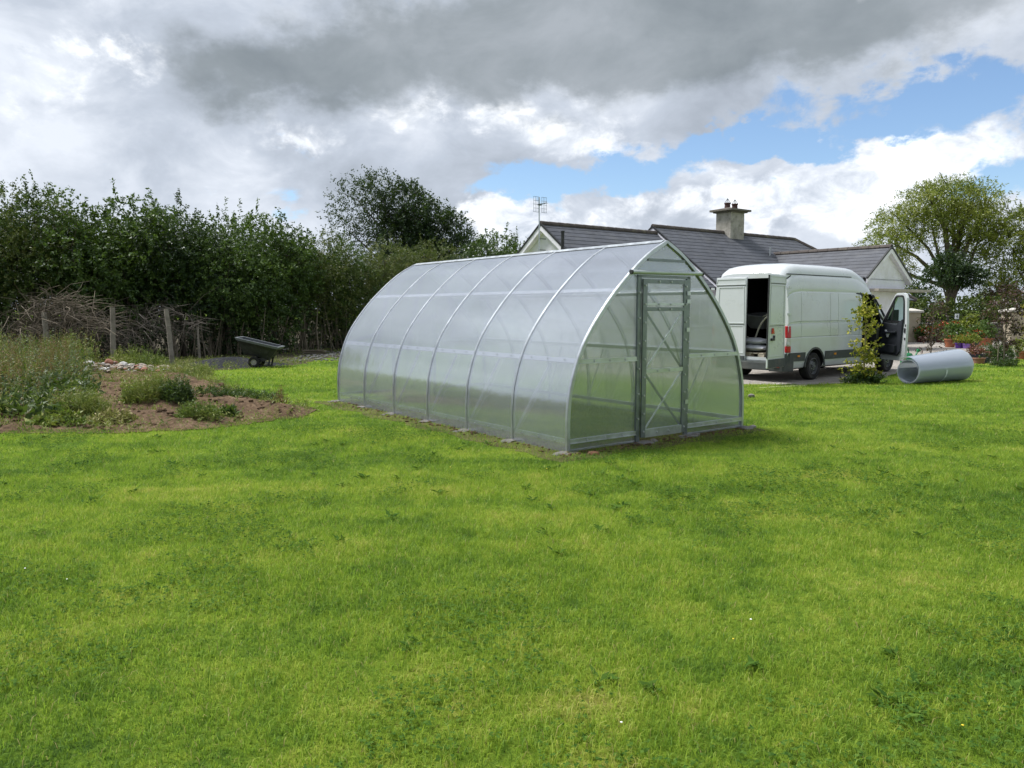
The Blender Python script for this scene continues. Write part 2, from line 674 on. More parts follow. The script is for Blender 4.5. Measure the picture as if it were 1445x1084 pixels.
def leaf_quads(P, D, L, W, r, flat=0.0):
    """rhombic leaves: base P, direction D, length L, width W; flat=1 makes blades face up"""
    n = len(P)
    D = unit(D)
    N = unit(r.normal(size=(n, 3)) + np.array([0, 0, flat]))
    sd = unit(np.cross(D, N))
    L = np.broadcast_to(L, (n,))[:, None]
    W = np.broadcast_to(W, (n,))[:, None]
    nn = np.cross(sd, D)
    mid = P + D * L * 0.45 + nn * L * 0.08
    return np.stack([P, mid + sd * W * 0.5, P + D * L - nn * L * 0.06, mid - sd * W * 0.5], 1).reshape(-1, 3)


def vnoise(x, y, seed=0):
    """value noise on arrays"""
    rs = np.random.default_rng(seed)
    tab = rs.random((128, 128))
    xi, yi = np.floor(x).astype(int), np.floor(y).astype(int)
    fx, fy = x - xi, y - yi
    fx, fy = fx * fx * (3 - 2 * fx), fy * fy * (3 - 2 * fy)
    g = lambda a, b: tab[a % 128, b % 128]
    return (g(xi, yi) * (1 - fx) + g(xi + 1, yi) * fx) * (1 - fy) + (g(xi, yi + 1) * (1 - fx) + g(xi + 1, yi + 1) * fx) * fy


def fbm(x, y, s, seed=0, o=4):
    a, t, k = 0.0, 0.0, 1.0
    for i in range(o):
        a = a + k * vnoise(x * s * 2 ** i + 31.7 * i, y * s * 2 ** i + 11.3 * i, seed + i)
        t += k
        k *= 0.55
    return a / t


def inpoly(x, y, poly):
    c = np.zeros(len(x), bool)
    n = len(poly)
    for i in range(n):
        x1, y1 = poly[i]
        x2, y2 = poly[(i + 1) % n]
        if y1 == y2:
            continue
        k = ((y1 > y) != (y2 > y)) & (x < (x2 - x1) * (y - y1) / (y2 - y1) + x1)
        c ^= k
    return c

# ------------------------------------------------------------------ shared materials
steel = principled('galvanised_steel', (0.50, 0.53, 0.55), 0.33, 0.9, 0.18, 9.0, 0.08, 60)
steel_dark = principled('weathered_steel', (0.20, 0.225, 0.23), 0.38, 0.85, 0.2, 9.0, 0.08, 60)
steel_light = principled('bright_strip', (0.84, 0.86, 0.88), 0.42, 0.15, 0.08, 9.0)
arch_m = principled('arch_strip', (0.46, 0.49, 0.52), 0.36, 0.8, 0.15, 9.0)
bolt_m = principled('zinc_bolt', (0.48, 0.50, 0.50), 0.45, 0.6, 0.1)
poly_m = make_poly('polycarbonate_roof', (0.95, 0.965, 0.985), clear=0.50, blur=0.33, rough=0.22, ior=3.3, gloss=0.11, milk=(0.86, 0.89, 1.0))
poly_end = make_poly('polycarbonate_end', (0.93, 0.95, 0.94), clear=0.67, blur=0.24, rough=0.16)
concrete = principled('grey_concrete', (0.16, 0.152, 0.14), 0.92, 0, 0.25, 8, 0.5, 40, 0.2, (0.16, 0.14, 0.10), 5, 0.6)
bark = principled('bark', (0.105, 0.085, 0.065), 0.9, 0, 0.35, 9, 0.6, 30, 0.2, (0.16, 0.17, 0.11), 4, 0.5)
white_render = principled('white_render', (0.80, 0.79, 0.86), 0.9, 0, 0.05, 2.0, 0.25, 90, 0.2, (0.52, 0.51, 0.46), 1.1, 0.45)
white_wood = principled('white_board', (0.78, 0.765, 0.83), 0.6, 0, 0.06, 4, 0, 0, 0.4, (0.45, 0.44, 0.40), 2.2, 0.4)
roof_m = principled('roof_tile', (0.066, 0.070, 0.082), 0.62, 0, 0.28, 2.4, 0.3, 30, 0.4, (0.12, 0.12, 0.115), 1.6, 0.4)
ridge_m = principled('ridge_tile', (0.075, 0.062, 0.056), 0.75, 0, 0.25, 3, 0.3, 30, 0.3, (0.22, 0.20, 0.13), 2.5, 0.5)
black_plastic = principled('black_plastic', (0.018, 0.019, 0.021), 0.5, 0, 0.2, 8, 0.1, 80, 0.4, (0.07, 0.07, 0.065), 4, 0.5)
rubber = principled('tyre_rubber', (0.016, 0.016, 0.016), 0.85, 0, 0.25, 10, 0.2, 60, 0.3, (0.09, 0.08, 0.065), 6, 0.5)
terracotta = principled('terracotta', (0.34, 0.125, 0.065), 0.85, 0, 0.18, 9, 0.2, 50, 0.2, (0.40, 0.28, 0.20), 5, 0.4)
maroon_pot = principled('maroon_glaze', (0.075, 0.014, 0.018), 0.4, 0, 0.2, 8)
soil_dark = principled('potting_soil', (0.035, 0.024, 0.016), 0.95, 0, 0.3, 20, 0.6, 40)
glass_m = make_glass('window_glass')

# ------------------------------------------------------------------ ground
lawn_mat = make_turf('turf_ground', False)
blade_mat = make_turf('grass_blades', True)
mb = MB()
mb.add([(-1500, -1500, 0), (1500, -1500, 0), (1500, 1500, 0), (-1500, 1500, 0)], [(0, 1, 2, 3)])
o = link('ground', mb.mesh('ground', lawn_mat))
o['kind'] = 'structure'

GRAVEL = [(3.4, 18.2), (4.3, 16.9), (5.2, 16.35), (6.3, 16.3), (7.5, 16.85), (8.6, 17.9), (9.6, 19.2), (11.2, 20.9), (13.4, 22.5), (15.0, 23.6), (17.6, 26.2), (22, 31), (34, 38), (36, 46), (20, 46), (9, 36), (0, 29), (0.5, 21)]
BARE = [(-6.3, 16.2), (-7.3, 18.4), (-7.9, 20.0), (-7.0, 21.3), (-6.2, 22.5), (-5.9, 26), (-5.2, 29), (-3, 34), (1, 40), (10, 120), (-90, 120), (-60, 16), (-19, 10.6), (-9.5, 10.4), (-9, 15)]
SOIL = [(-12.5, 9.9), (-9, 9.95), (-6.8, 10.1), (-5.35, 10.0), (-4.4, 10.3), (-3.9, 10.65), (-3.35, 11.5), (-3.2, 11.9), (-3.8, 12.65), (-4.5, 13.3), (-5.1, 14.2), (-6.0, 15.7), (-6.9, 17.2), (-8.2, 18.6), (-10.5, 19.8), (-14, 18), (-16, 12)]


def ragged(poly, amp, seed, step=0.35):
    """outline with an uneven natural edge"""
    rr = np.random.default_rng(seed)
    out = []
    n = len(poly)
    for i in range(n):
        a, b = np.array(poly[i]), np.array(poly[(i + 1) % n])
        k = max(1, int(np.linalg.norm(b - a) / step))
        nn = np.array([-(b - a)[1], (b - a)[0]]) / max(np.linalg.norm(b - a), 1e-6)
        for j in range(k):
            p = a + (b - a) * j / k
            if np.linalg.norm(p) < 32:
                p = p + nn * rr.normal() * amp
            out.append(tuple(p))
    return out


GRAVEL_R = ragged(GRAVEL, 0.07, 1)
BARE_R = ragged(BARE, 0.16, 2)
SOIL_R = ragged(SOIL, 0.07, 3, 0.25)


def sheet(name, poly, z, mat):
    bm = bmesh.new()
    vs = [bm.verts.new((x, y, z)) for x, y in poly]
    f = bm.faces.new(vs)
    f.normal_update()
    if f.normal.z < 0:
        f.normal_flip()
    bmesh.ops.triangulate(bm, faces=[f])
    me = bpy.data.meshes.new(name)
    bm.to_mesh(me)
    bm.free()
    me.materials.append(mat)
    o = link(name, me)
    o['kind'] = 'structure'
    return o


gravel_mat = make_ground_mix('gravel', [(0.34, (0.16, 0.145, 0.125)), (0.5, (0.33, 0.30, 0.265)), (0.66, (0.50, 0.46, 0.41))], 1.3, 0.9, 38.0)
bare_mat = make_ground_mix('leaf_litter', [(0.36, (0.022, 0.018, 0.013)), (0.5, (0.065, 0.052, 0.036)), (0.62, (0.10, 0.10, 0.045)), (0.72, (0.19, 0.16, 0.11))], 1.7, 0.9, 22.0)
soil_mat = make_ground_mix('brown_soil', [(0.36, (0.040, 0.026, 0.015)), (0.5, (0.118, 0.076, 0.044)), (0.64, (0.225, 0.158, 0.100))], 2.2, 1.0, 16.0)
sheet('gravel_drive', GRAVEL_R, 0.004, gravel_mat)
sheet('bare_ground', BARE_R, 0.004, bare_mat)

# dug soil: a lumpy bed with real relief that sinks into the turf at its edge
step = 0.11
xs = np.arange(-16.2, -3.0, step)
ys = np.arange(9.6, 20.0, step)
X, Y = np.meshgrid(xs, ys, indexing='ij')
ins = inpoly(X.ravel(), Y.ravel(), SOIL_R).reshape(X.shape).astype(float)
sm = ins.copy()
for _ in range(4):
    sm = (sm + np.roll(sm, 1, 0) + np.roll(sm, -1, 0) + np.roll(sm, 1, 1) + np.roll(sm, -1, 1)) / 5
Zs = (fbm(X + 50, Y, 1.6, 11, 5) - 0.36) * 0.34 + (fbm(X + 50, Y, 7, 21, 3) - 0.5) * 0.10
Zs = np.where(sm > 0.02, 0.012 + np.maximum(Zs, 0.0) * np.clip(sm * 1.3 - 0.3, 0, 1), -0.03)


def soil_z(x, y):
    i = int(round((x + 16.2) / step))
    j = int(round((y - 9.6) / step))
    if 0 <= i < Zs.shape[0] and 0 <= j < Zs.shape[1]:
        return max(0.0, float(Zs[i, j]))
    return 0.0


idx = -np.ones(X.shape, int)
keep = np.argwhere(sm > 0.02)
for k, (i, j) in enumerate(keep):
    idx[i, j] = k
vs = [(X[i, j], Y[i, j], Zs[i, j]) for i, j in keep]
fs = []
for i, j in keep:
    if i + 1 < X.shape[0] and j + 1 < X.shape[1]:
        q = (idx[i, j], idx[i + 1, j], idx[i + 1, j + 1], idx[i, j + 1])
        if min(q) >= 0:
            fs.append(q)
mb = MB().add(vs, fs)
o = link('soil_patch', mb.mesh('soil_patch', soil_mat, fix=False))
o['kind'] = 'structure'
o.data.shade_smooth()
# clods
mb = MB()
for i in range(520):
    x, y = random.uniform(-9.5, -3.3), random.uniform(10, 15.5)
    if inpoly(np.array([x]), np.array([y]), SOIL_R)[0]:
        r = random.choice([0.018, 0.022, 0.03, 0.045])
        mb.blob((x, y, soil_z(x, y) + r * 0.3), r, i, 1, (1.3, 1, 0.75), 0.3, 0, random.uniform(0, 6))
o = single('soil_clods', mb, soil_mat, None, None, kind='stuff')

# ------------------------------------------------------------------ grass on the lawn
GA = np.array([0.614, 8.477])
TH = R(36.66)
E1 = np.array([math.cos(TH), math.sin(TH)])
E2 = np.array([-math.sin(TH), math.cos(TH)])


def gh_local(x, y):
    dx, dy = x - GA[0], y - GA[1]
    return dx * E1[0] + dy * E1[1], dx * E2[0] + dy * E2[1]


def grass_ring(y0, y1, dens, nseg, w, h, fi, fo, r):
    n = int(dens * (0.78 * (y1 ** 2 - y0 ** 2) + 2.4 * (y1 - y0)))
    y = np.sqrt(r.random(n) * (y1 ** 2 - y0 ** 2) + y0 ** 2)
    x = (r.random(n) * 2 - 1) * (0.78 * y + 1.2)
    keep = ~inpoly(x, y, GRAVEL_R)
    keep &= ~inpoly(x, y, SOIL_R)
    bare = inpoly(x, y, BARE_R)
    keep &= ~bare | (r.random(n) < 0.16)
    lx, ly = gh_local(x, y)
    d = np.maximum(np.maximum(-lx, lx - 3.11), np.maximum(-ly, ly - 6.1))
    near = (d > -0.25) & (d < 0.45)
    keep &= ~near | (r.random(n) < 0.45)
    keep &= (fbm(x, y, 3.1, 5, 3) + r.random(n) * 0.5) > 0.42
    fade = np.clip((y - y0) / (fi if fi else 1e-6), 0, 1) * np.clip((y1 - y) / (fo if fo else 1e-6), 0, 1)
    keep &= r.random(n) < fade
    x, y = x[keep], y[keep]
    n = len(x)
    hm = (0.55 + 0.9 * fbm(x, y, 1.3, 40, 4)) * (0.7 + 0.75 * fbm(x, y, 5.0, 60, 3)) * h
    L = hm * (0.55 + 0.9 * r.random(n))
    tall = r.random(n) < 0.015
    L = np.where(tall, L * 1.7, L)
    az = r.random(n) * 2 * np.pi
    lean = 0.45 + 0.95 * r.random(n)
    dirv = np.stack([np.cos(az), np.sin(az), np.zeros(n)], 1)
    P = np.stack([x, y, np.full(n, -0.004)], 1)
    fa = r.random(n) * 2 * np.pi
    sd = np.stack([np.cos(fa), np.sin(fa), np.zeros(n)], 1) * (w * (0.7 + 0.6 * r.random(n)))[:, None] * 0.5
    up = np.array([0, 0, 1.0])
    m1 = P + (up * 0.62 + dirv * 0.22 * lean[:, None]) * L[:, None]
    tip = P + (up * (1.02 - 0.28 * lean[:, None]) + dirv * 0.72 * lean[:, None]) * L[:, None]
    if nseg == 2:
        return np.stack([P - sd, P + sd, m1 + sd * 0.8, tip, m1 - sd * 0.8], 1).reshape(-1, 3), 5
    return np.stack([P - sd, P + sd, tip], 1).reshape(-1, 3), 3


for nm, args in (('grass', (1.9, 8.2, 10800, 2, 0.0034, 0.038, 0, 5.4)), ('grass', (2.6, 12.0, 5200, 1, 0.0054, 0.040, 5.0, 5.0)),
                 ('grass', (6.5, 20.0, 1400, 1, 0.012, 0.044, 6.0, 6.0)), ('grass', (14.0, 32.0, 330, 1, 0.026, 0.05, 6.0, 0))):
    V, k = grass_ring(*args, rng)
    if k == 5:
        b5 = np.arange(len(V) // 5)[:, None, None] * 5
        F = (b5 + np.array([[0, 1, 2], [0, 2, 4], [4, 2, 3]])[None]).reshape(-1, 3)
        o = link(nm, indexed_mesh(nm, V, F, blade_mat))
    else:
        o = link(nm, fast_mesh(nm, V, k, blade_mat))
    tag(o, 'short mown green lawn grass', None, None, 'stuff')

# clover and daisy leaves: darker rosettes gathered in patches
clover_mat = leafmat('clover', [(0.1, (0.034, 0.085, 0.013)), (0.5, (0.060, 0.128, 0.018)), (0.9, (0.105, 0.185, 0.030))], 0.35, 0.85, 0.2, 0.9, 0.12)
n = 90000
y = np.sqrt(rng.random(n) * (10.5 ** 2 - 1.9 ** 2) + 1.9 ** 2)
x = (rng.random(n) * 2 - 1) * (0.78 * y + 1.2)
msk = fbm(x, y, 0.85, 71, 3) * 0.6 + fbm(x, y, 3.0, 81, 3) * 0.4
msk = msk + np.where((y < 4.5) & (x < 0.3), 0.045, 0.0)
keep = (msk + rng.random(n) * 0.06 > 0.60)
lx, ly = gh_local(x, y)
keep &= ~((lx > -0.3) & (lx < 3.4) & (ly > -0.3) & (ly < 6.4)) & ~inpoly(x, y, SOIL_R)
x, y = x[keep], y[keep]
n = len(x)
hz = 0.018 + 0.026 * rng.random(n)
C = np.stack([x, y, hz], 1)
a0 = rng.random(n) * 2 * np.pi
Vs = []
for k in range(3):
    a = a0 + k * 2.094
    D = np.stack([np.cos(a), np.sin(a), 0.25 * rng.normal(size=n)], 1)
    L = 0.009 + 0.009 * rng.random(n)
    Vs.append(leaf_quads(C, D, L, L * 0.95, rng, 3.0))
o = link('clover', fast_mesh('clover', np.concatenate(Vs), 4, clover_mat))
tag(o, 'dark green clover leaves growing in patches through the lawn', None, None, 'stuff')

# rosettes of broad leaved weeds sunk in the turf
nr = 230
yr = np.sqrt(rng.random(nr) * (9.5 ** 2 - 2.0 ** 2) + 2.0 ** 2)
xr = (rng.random(nr) * 2 - 1) * (0.75 * yr + 0.8)
lx, ly = gh_local(xr, yr)
kr = ~((lx > -0.4) & (lx < 3.5) & (ly > -0.4) & (ly < 6.5)) & ~inpoly(xr, yr, SOIL_R) & (fbm(xr, yr, 0.7, 171, 3) > 0.47)
xr, yr = xr[kr], yr[kr]
Vr = []
for k in range(9):
    a = rng.random(len(xr)) * 2 * np.pi
    D = np.stack([np.cos(a), np.sin(a), 0.35 + 0.3 * rng.random(len(xr))], 1)
    L = 0.035 + 0.05 * rng.random(len(xr))
    C = np.stack([xr + 0.02 * rng.normal(size=len(xr)), yr + 0.02 * rng.normal(size=len(xr)), np.full(len(xr), 0.012)], 1)
    Vr.append(leaf_quads(C, D, L, L * 0.34, rng, 2.5))
o = link('lawn_weeds', fast_mesh('lawn_weeds', np.concatenate(Vr), 4, clover_mat))
tag(o, 'flat rosettes of broad leaved weeds in the lawn', None, None, 'stuff')

# a few tiny yellow and white lawn flowers
mbf = MB()
for i in range(20):
    yy = random.uniform(2.6, 12)
    xx = random.uniform(-0.75, 0.75) * yy
    lx, ly = gh_local(np.array([xx]), np.array([yy]))
    if -0.3 < lx[0] < 3.4 and -0.3 < ly[0] < 6.4 or inpoly(np.array([xx]), np.array([yy]), SOIL_R)[0]:
        continue
    mbf.blob((xx, yy, 0.05), random.uniform(0.004, 0.007), i, 1, (1, 1, 0.5), 0.2, 0 if i % 3 else 1)
yellow_fl = principled('yellow_petal', (0.75, 0.55, 0.03), 0.6)
white_fl = principled('white_petal', (0.78, 0.78, 0.74), 0.6)
single('lawn_flowers', mbf, [yellow_fl, white_fl], None, None, kind='stuff')


# ------------------------------------------------------------------ house
def courses(mb, b0, b1, t0, t1, n, th=0.020, mi=0):
    """overlapping tile courses from the bottom edge b0-b1 to the top edge t0-t1"""
    b0, b1, t0, t1 = map(Vector, (b0, b1, t0, t1))
    nrm = (b1 - b0).cross(t0 - b0).normalized()
    if nrm.z < 0:
        nrm = -nrm
    for i in range(n):
        a, c = i / n, min(1.0, (i + 1.12) / n)
        p0, p1 = b0.lerp(t0, a), b1.lerp(t1, a)
        q0, q1 = b0.lerp(t0, c), b1.lerp(t1, c)
        hi, lo = nrm * th, nrm * 0.004
        vs = [p0 + hi, p1 + hi, q1 + lo * 2, q0 + lo * 2, p0, p1, q1 - lo, q0 - lo]
        mb.add(vs, [(0, 1, 2, 3), (7, 6, 5, 4), (0, 4, 5, 1), (1, 5, 6, 2), (2, 6, 7, 3), (3, 7, 4, 0)], mi)


def ridge_caps(mb, p, q, r=0.11, seg=0.42):
    p, q = Vector(p), Vector(q)
    n = max(1, int((q - p).length / seg))
    for i in range(n):
        a, b = p.lerp(q, i / n), p.lerp(q, (i + 0.985) / n)
        mb.tube([a, b], [r, r * 0.93], 8)


house = thing('house', 'white bungalow with dark grey tiled roofs and a rendered chimney beyond the greenhouse', 'house', (1.04, 28.5, 0), TH)
PT = 0.727
R1 = (0.0, 6.3, 0.0, 4.72, 3.2)       # x0, x1, ridge y, ridge z, half width
R2 = (6.1, 16.1, 0.2, 5.02, 4.1)
WX, WY0, WY1, WZ, WH = 12.8, -6.4, -0.95, 4.09, 1.75
# walls
w = MB()
e1z = R1[3] - PT * R1[4] + 0.02
w.box((3.3, 0, e1z / 2), (6.1, 5.9, e1z))
e2z = R2[3] - PT * R2[4] + 0.02
w.box((13.2, 0.2, e2z / 2), (13.7, 7.6, e2z))
w.prism([(0.25, -2.95, e1z - 0.1), (0.25, 2.95, e1z - 0.1), (0.25, 0, R1[3] - 0.16)], (0.2, 0, 0))
w.prism([(6.36, 0.2 - 3.8, e2z - 0.1), (6.36, 0.2 + 3.8, e2z - 0.1), (6.36, 0.2, R2[3] - 0.16)], (0.2, 0, 0))
ewz = WZ - PT * WH
w.box((WX, -4.9, ewz / 2), (3.1, 2.6, ewz))
w.prism([(WX - 1.55, -6.2, ewz - 0.05), (WX + 1.55, -6.2, ewz - 0.05), (WX, -6.2, WZ - 0.2)], (0, 0.2, 0))
part('wall', w, white_render, house)
# roofs
rf = MB()
x0, x1, ry, rz, hw = R1
nC = 15
courses(rf, (x0, ry - hw, rz - PT * hw), (x1, ry - hw, rz - PT * hw), (x0, ry, rz), (x1, ry, rz), nC)
courses(rf, (x1, ry + hw, rz - PT * hw), (x0, ry + hw, rz - PT * hw), (x1, ry, rz), (x0, ry, rz), nC)
roof1 = part('roof', rf, roof_m, house)
rc = MB()
ridge_caps(rc, (x0, ry, rz + 0.0), (x1, ry, rz + 0.0))
part('ridge_tiles', rc, ridge_m, roof1)
rf = MB()
x0, x1, ry, rz, hw = R2
nC = 19
courses(rf, (x0, ry - hw, rz - PT * hw), (x1 + hw, ry - hw, rz - PT * hw), (x0, ry, rz), (x1, ry, rz), nC)
courses(rf, (x1 + hw, ry + hw, rz - PT * hw), (x0, ry + hw, rz - PT * hw), (x1, ry, rz), (x0, ry, rz), nC)
courses(rf, (x1 + hw, ry - hw, rz - PT * hw), (x1 + hw, ry + hw, rz - PT * hw), (x1, ry - 0.01, rz), (x1, ry + 0.01, rz), nC)
roof2 = part('roof', rf, roof_m, house)
rc = MB()
ridge_caps(rc, (x0, ry, rz), (x1, ry, rz))
ridge_caps(rc, (x1, ry, rz), (x1 + hw, ry - hw, rz - PT * hw))
part('ridge_tiles', rc, ridge_m, roof2)
rf = MB()
courses(rf, (WX - WH, WY1, WZ - PT * WH), (WX - WH, WY0, WZ - PT * WH), (WX, WY1, WZ), (WX, WY0, WZ), 9)
courses(rf, (WX + WH, WY0, WZ - PT * WH), (WX + WH, WY1, WZ - PT * WH), (WX, WY0, WZ), (WX, WY1, WZ), 9)
roof3 = part('roof', rf, roof_m, house)
rc = MB()
ridge_caps(rc, (WX, WY0, WZ), (WX, WY1, WZ))
part('ridge_tiles', rc, ridge_m, roof3)
fl = MB()
fl.box((WX - 0.5, -1.15, WZ + 0.1), (0.4, 0.03, 0.4), 0.5)
part('lead_flashing', fl, principled('lead', (0.42, 0.44, 0.46), 0.5, 0.3), roof3)


# bargeboards with a dark verge strip above
def verge(apex, foot, inward, width=0.2):
    b = MB()
    a, f = Vector(apex), Vector(foot)
    iv = Vector(inward)
    dn = Vector((0, 0, -1))
    b.prism([a + dn * 0.03, f + dn * 0.03, f + dn * (0.03 + width), a + dn * (0.03 + width * 1.2)], iv * 0.03)
    part('bargeboard', b, white_wood, house)
    s = MB()
    s.prism([a + dn * 0.16 + iv * 0.03, f + dn * 0.16 + iv * 0.03, f + dn * 0.20 + iv * 0.03, a + dn * 0.20 + iv * 0.03], iv * 0.27)
    part('soffit', s, white_wood, house)
    d = MB()
    d.prism([a + dn * -0.045 - iv * 0.03, f + dn * -0.045 - iv * 0.03, f + dn * 0.03 - iv * 0.03, a + dn * 0.03 - iv * 0.03], iv * 0.08)
    part('verge_strip', d, black_plastic, house)


for sgn in (-1, 1):
    verge((0, 0, 4.72), (0, sgn * 3.2, 4.72 - PT * 3.2), (1, 0, 0), 0.18)
    verge((6.1, 0.2, 5.02), (6.1, 0.2 + sgn * 4.1, 5.02 - PT * 4.1), (1, 0, 0), 0.15)
    verge((WX, WY0, WZ), (WX + sgn * WH, WY0, WZ - PT * WH), (0, 1, 0), 0.17)
# flat canopy and gutters on the wing, fascia and gutters on the main eaves
c = MB()
c.box((WX + 0.55, -6.5, 2.36), (4.2, 0.55, 0.10))
part('canopy', c, principled('weathered_board', (0.36, 0.33, 0.28), 0.85, 0, 0.2, 5, 0.2, 30), house)
g = MB()
g.tube([(0.1, -3.28, e1z - 0.02), (6.0, -3.28, e1z - 0.02)], 0.06, 8)
part('gutter', g, black_plastic, house, True)
g = MB()
g.tube([(6.2, -3.98, e2z - 0.03), (WX - WH - 0.2, -3.98, e2z - 0.03)], 0.06, 8)
part('gutter', g, black_plastic, house, True)
g = MB()
g.tube([(WX + WH + 0.06, WY0 + 0.1, ewz), (WX + WH + 0.06, -3.6, ewz)], 0.055, 8)
part('gutter', g, black_plastic, house, True)
g = MB()
g.tube([(WX - WH - 0.06, WY0 + 0.1, ewz), (WX - WH - 0.06, -3.6, ewz)], 0.055, 8)
part('gutter', g, black_plastic, house, True)
vp = MB()
vp.tube([(0.0, -1.25, 2.2), (0.0, -1.25, 4.32)], 0.062, 10)
vp.tube([(0.0, -1.25, 4.32), (0.0, -1.25, 4.36)], 0.075, 10)
part('vent_pipe', vp, black_plastic, house, True)
# windows and a door on the garden side
winf = principled('window_frame', (0.70, 0.70, 0.68), 0.5)
dark_room = principled('dark_room', (0.03, 0.032, 0.036), 0.25)
for (cx_, cy_, nx) in ((2.2, -2.95, 1.5), (5.4, -2.95, 1.2), (9.0, -3.6, 1.5)):
    f = MB()
    o_ = [(cx_ - nx / 2, cy_ - 0.02, 0.95), (cx_ + nx / 2, cy_ - 0.02, 0.95), (cx_ + nx / 2, cy_ - 0.02, 2.05), (cx_ - nx / 2, cy_ - 0.02, 2.05)]
    i_ = [(cx_ - nx / 2 + 0.07, cy_ - 0.02, 1.02), (cx_ + nx / 2 - 0.07, cy_ - 0.02, 1.02), (cx_ + nx / 2 - 0.07, cy_ - 0.02, 1.98), (cx_ - nx / 2 + 0.07, cy_ - 0.02, 1.98)]
    f.ring(o_, i_, (0, 0.05, 0))
    f.box((cx_, cy_ + 0.002, 1.5), (0.05, 0.04, 0.95))
    wn = part('window', f, winf, house)
    p_ = MB()
    p_.box((cx_, cy_ + 0.0, 1.5), (nx - 0.16, 0.012, 0.94))
    part('pane', p_, dark_room, wn)
    s_ = MB()
    s_.box((cx_, cy_ - 0.07, 0.91), (nx + 0.2, 0.16, 0.06))
    part('sill', s_, concrete, wn)
# chimney
ch = MB()
chx, chy = 11.15, 0.2
ch.box((chx, chy, 5.2), (0.96, 0.82, 1.45))
chim = part('chimney', ch, principled('chimney_render', (0.36, 0.34, 0.30), 0.95, 0, 0.22, 3.5, 0.6, 26, 0.2, (0.14, 0.13, 0.11), 2.6, 0.7), house, bevel=0.015)
cp = MB()
cp.box((chx, chy, 5.955), (1.16, 1.02, 0.06))
cp.box((chx, chy, 6.02), (1.40, 1.24, 0.08))
cp.add([(chx + sx * q, chy + sy * q2, z) for (q, q2, z) in ((0.70, 0.62, 6.062), (0.35, 0.25, 6.14)) for sx, sy in ((-1, -1), (1, -1), (1, 1), (-1, 1))],
       [(0, 1, 5, 4), (1, 2, 6, 5), (2, 3, 7, 6), (3, 0, 4, 7), (4, 5, 6, 7)])
part('chimney_cap', cp, principled('cap_concrete', (0.15, 0.135, 0.115), 0.95, 0, 0.25, 5, 0.4, 30), chim, bevel=0.01)
for dx in (-0.22, 0.30):
    p_ = MB()
    p_.lathe([(0.0, 6.12), (0.135, 6.12), (0.12, 6.30), (0.145, 6.32), (0.145, 6.37), (0.1, 6.37), (0.1, 6.2)], 14, c=(chx + dx, chy, 0))
    pot_ = part('chimney_pot', p_, principled('old_clay', (0.06, 0.028, 0.024), 0.85, 0, 0.3, 8, 0.2), chim, True)
    c_ = MB()
    for k in range(4):
        a = k * math.pi / 2 + 0.4
        c_.tube([(chx + dx + 0.13 * math.cos(a), chy + 0.13 * math.sin(a), 6.37), (chx + dx, chy, 6.57)], 0.011, 4)
    part('chimney_cowl', c_, steel_dark, chim)

# television aerial on its pole
aer = thing('television_aerial', 'grid television aerial on a thin grey pole above the left gable', 'aerial', (0.98, 28.15, 0), TH)
a_ = MB()
a_.tube([(0, 0, 2.3), (0, 0, 5.62)], 0.022, 8)
part('pole', a_, steel, aer, True)
for sx in (-1, 1):
    g_ = MB()
    for k in range(4):
        xx = sx * (0.07 + 0.075 * k)
        g_.tube([(xx, -0.05, 5.08), (xx, -0.05, 5.62)], 0.007, 4)
    for k in range(5):
        g_.tube([(sx * 0.06, -0.05, 5.08 + 0.135 * k), (sx * 0.31, -0.05, 5.08 + 0.135 * k)], 0.006, 4)
    part('reflector_grid', g_, steel_dark, aer)
b_ = MB()
b_.box((0, -0.03, 5.35), (0.14, 0.07, 0.05))
b_.tube([(0, -0.02, 5.35), (0, -0.42, 5.38)], 0.012, 5)
for k in range(4):
    b_.tube([(-0.09, -0.12 - 0.09 * k, 5.37), (0.09, -0.12 - 0.09 * k, 5.37)], 0.006, 4)
part('boom', b_, steel_dark, aer)
for z in (4.15, 3.75):
    part('bracket', MB().bar((0.0, 0, z), (0.3, 0.0, z), 0.03, 0.03), steel_dark, aer)
# overhead wire from the far eaves
wr = MB()
pa, pb = Vector((18.6, 38.6, 4.75)), Vector((46.0, 62.0, 6.6))
wr.tube([pa.lerp(pb, k / 12) + Vector((0, 0, -0.5 * math.sin(math.pi * k / 12))) for k in range(13)], 0.013, 5)
single('overhead_wire', wr, black_plastic, 'thin dark overhead wire running from the house roof behind the large willow', 'wire')


# ------------------------------------------------------------------ greenhouse
GW, GL, GH_ = 3.11, 6.1, 2.42
half = [(0, 0), (0.0, 0.43), (0.055, 0.78), (0.22, 1.20), (0.55, 1.64), (0.92, 2.00), (1.25, 2.255), (1.555, 2.42)]


def catmull(pts, k=5):
    out = []
    P = [np.array(p, float) for p in pts]
    for i in range(len(P) - 1):
        p0 = P[i - 1] if i > 0 else 2 * P[0] - P[1]
        p1, p2 = P[i], P[i + 1]
        p3 = P[i + 2] if i + 2 < len(P) else 2 * P[-1] - P[-2]
        for j in range(k):
            t = j / k
            out.append(0.5 * ((2 * p1) + (-p0 + p2) * t + (2 * p0 - 5 * p1 + 4 * p2 - p3) * t * t + (-p0 + 3 * p1 - 3 * p2 + p3) * t ** 3))
    out.append(P[-1])
    return np.array(out)


prof = catmull(half)                    # left half, foot to ridge
tan = np.gradient(prof, axis=0)
tan /= np.linalg.norm(tan, axis=1, keepdims=True)
nrm = np.stack([-tan[:, 1], tan[:, 0]], 1)      # outward (to -x, up)


def offset(d):
    return prof + nrm * d


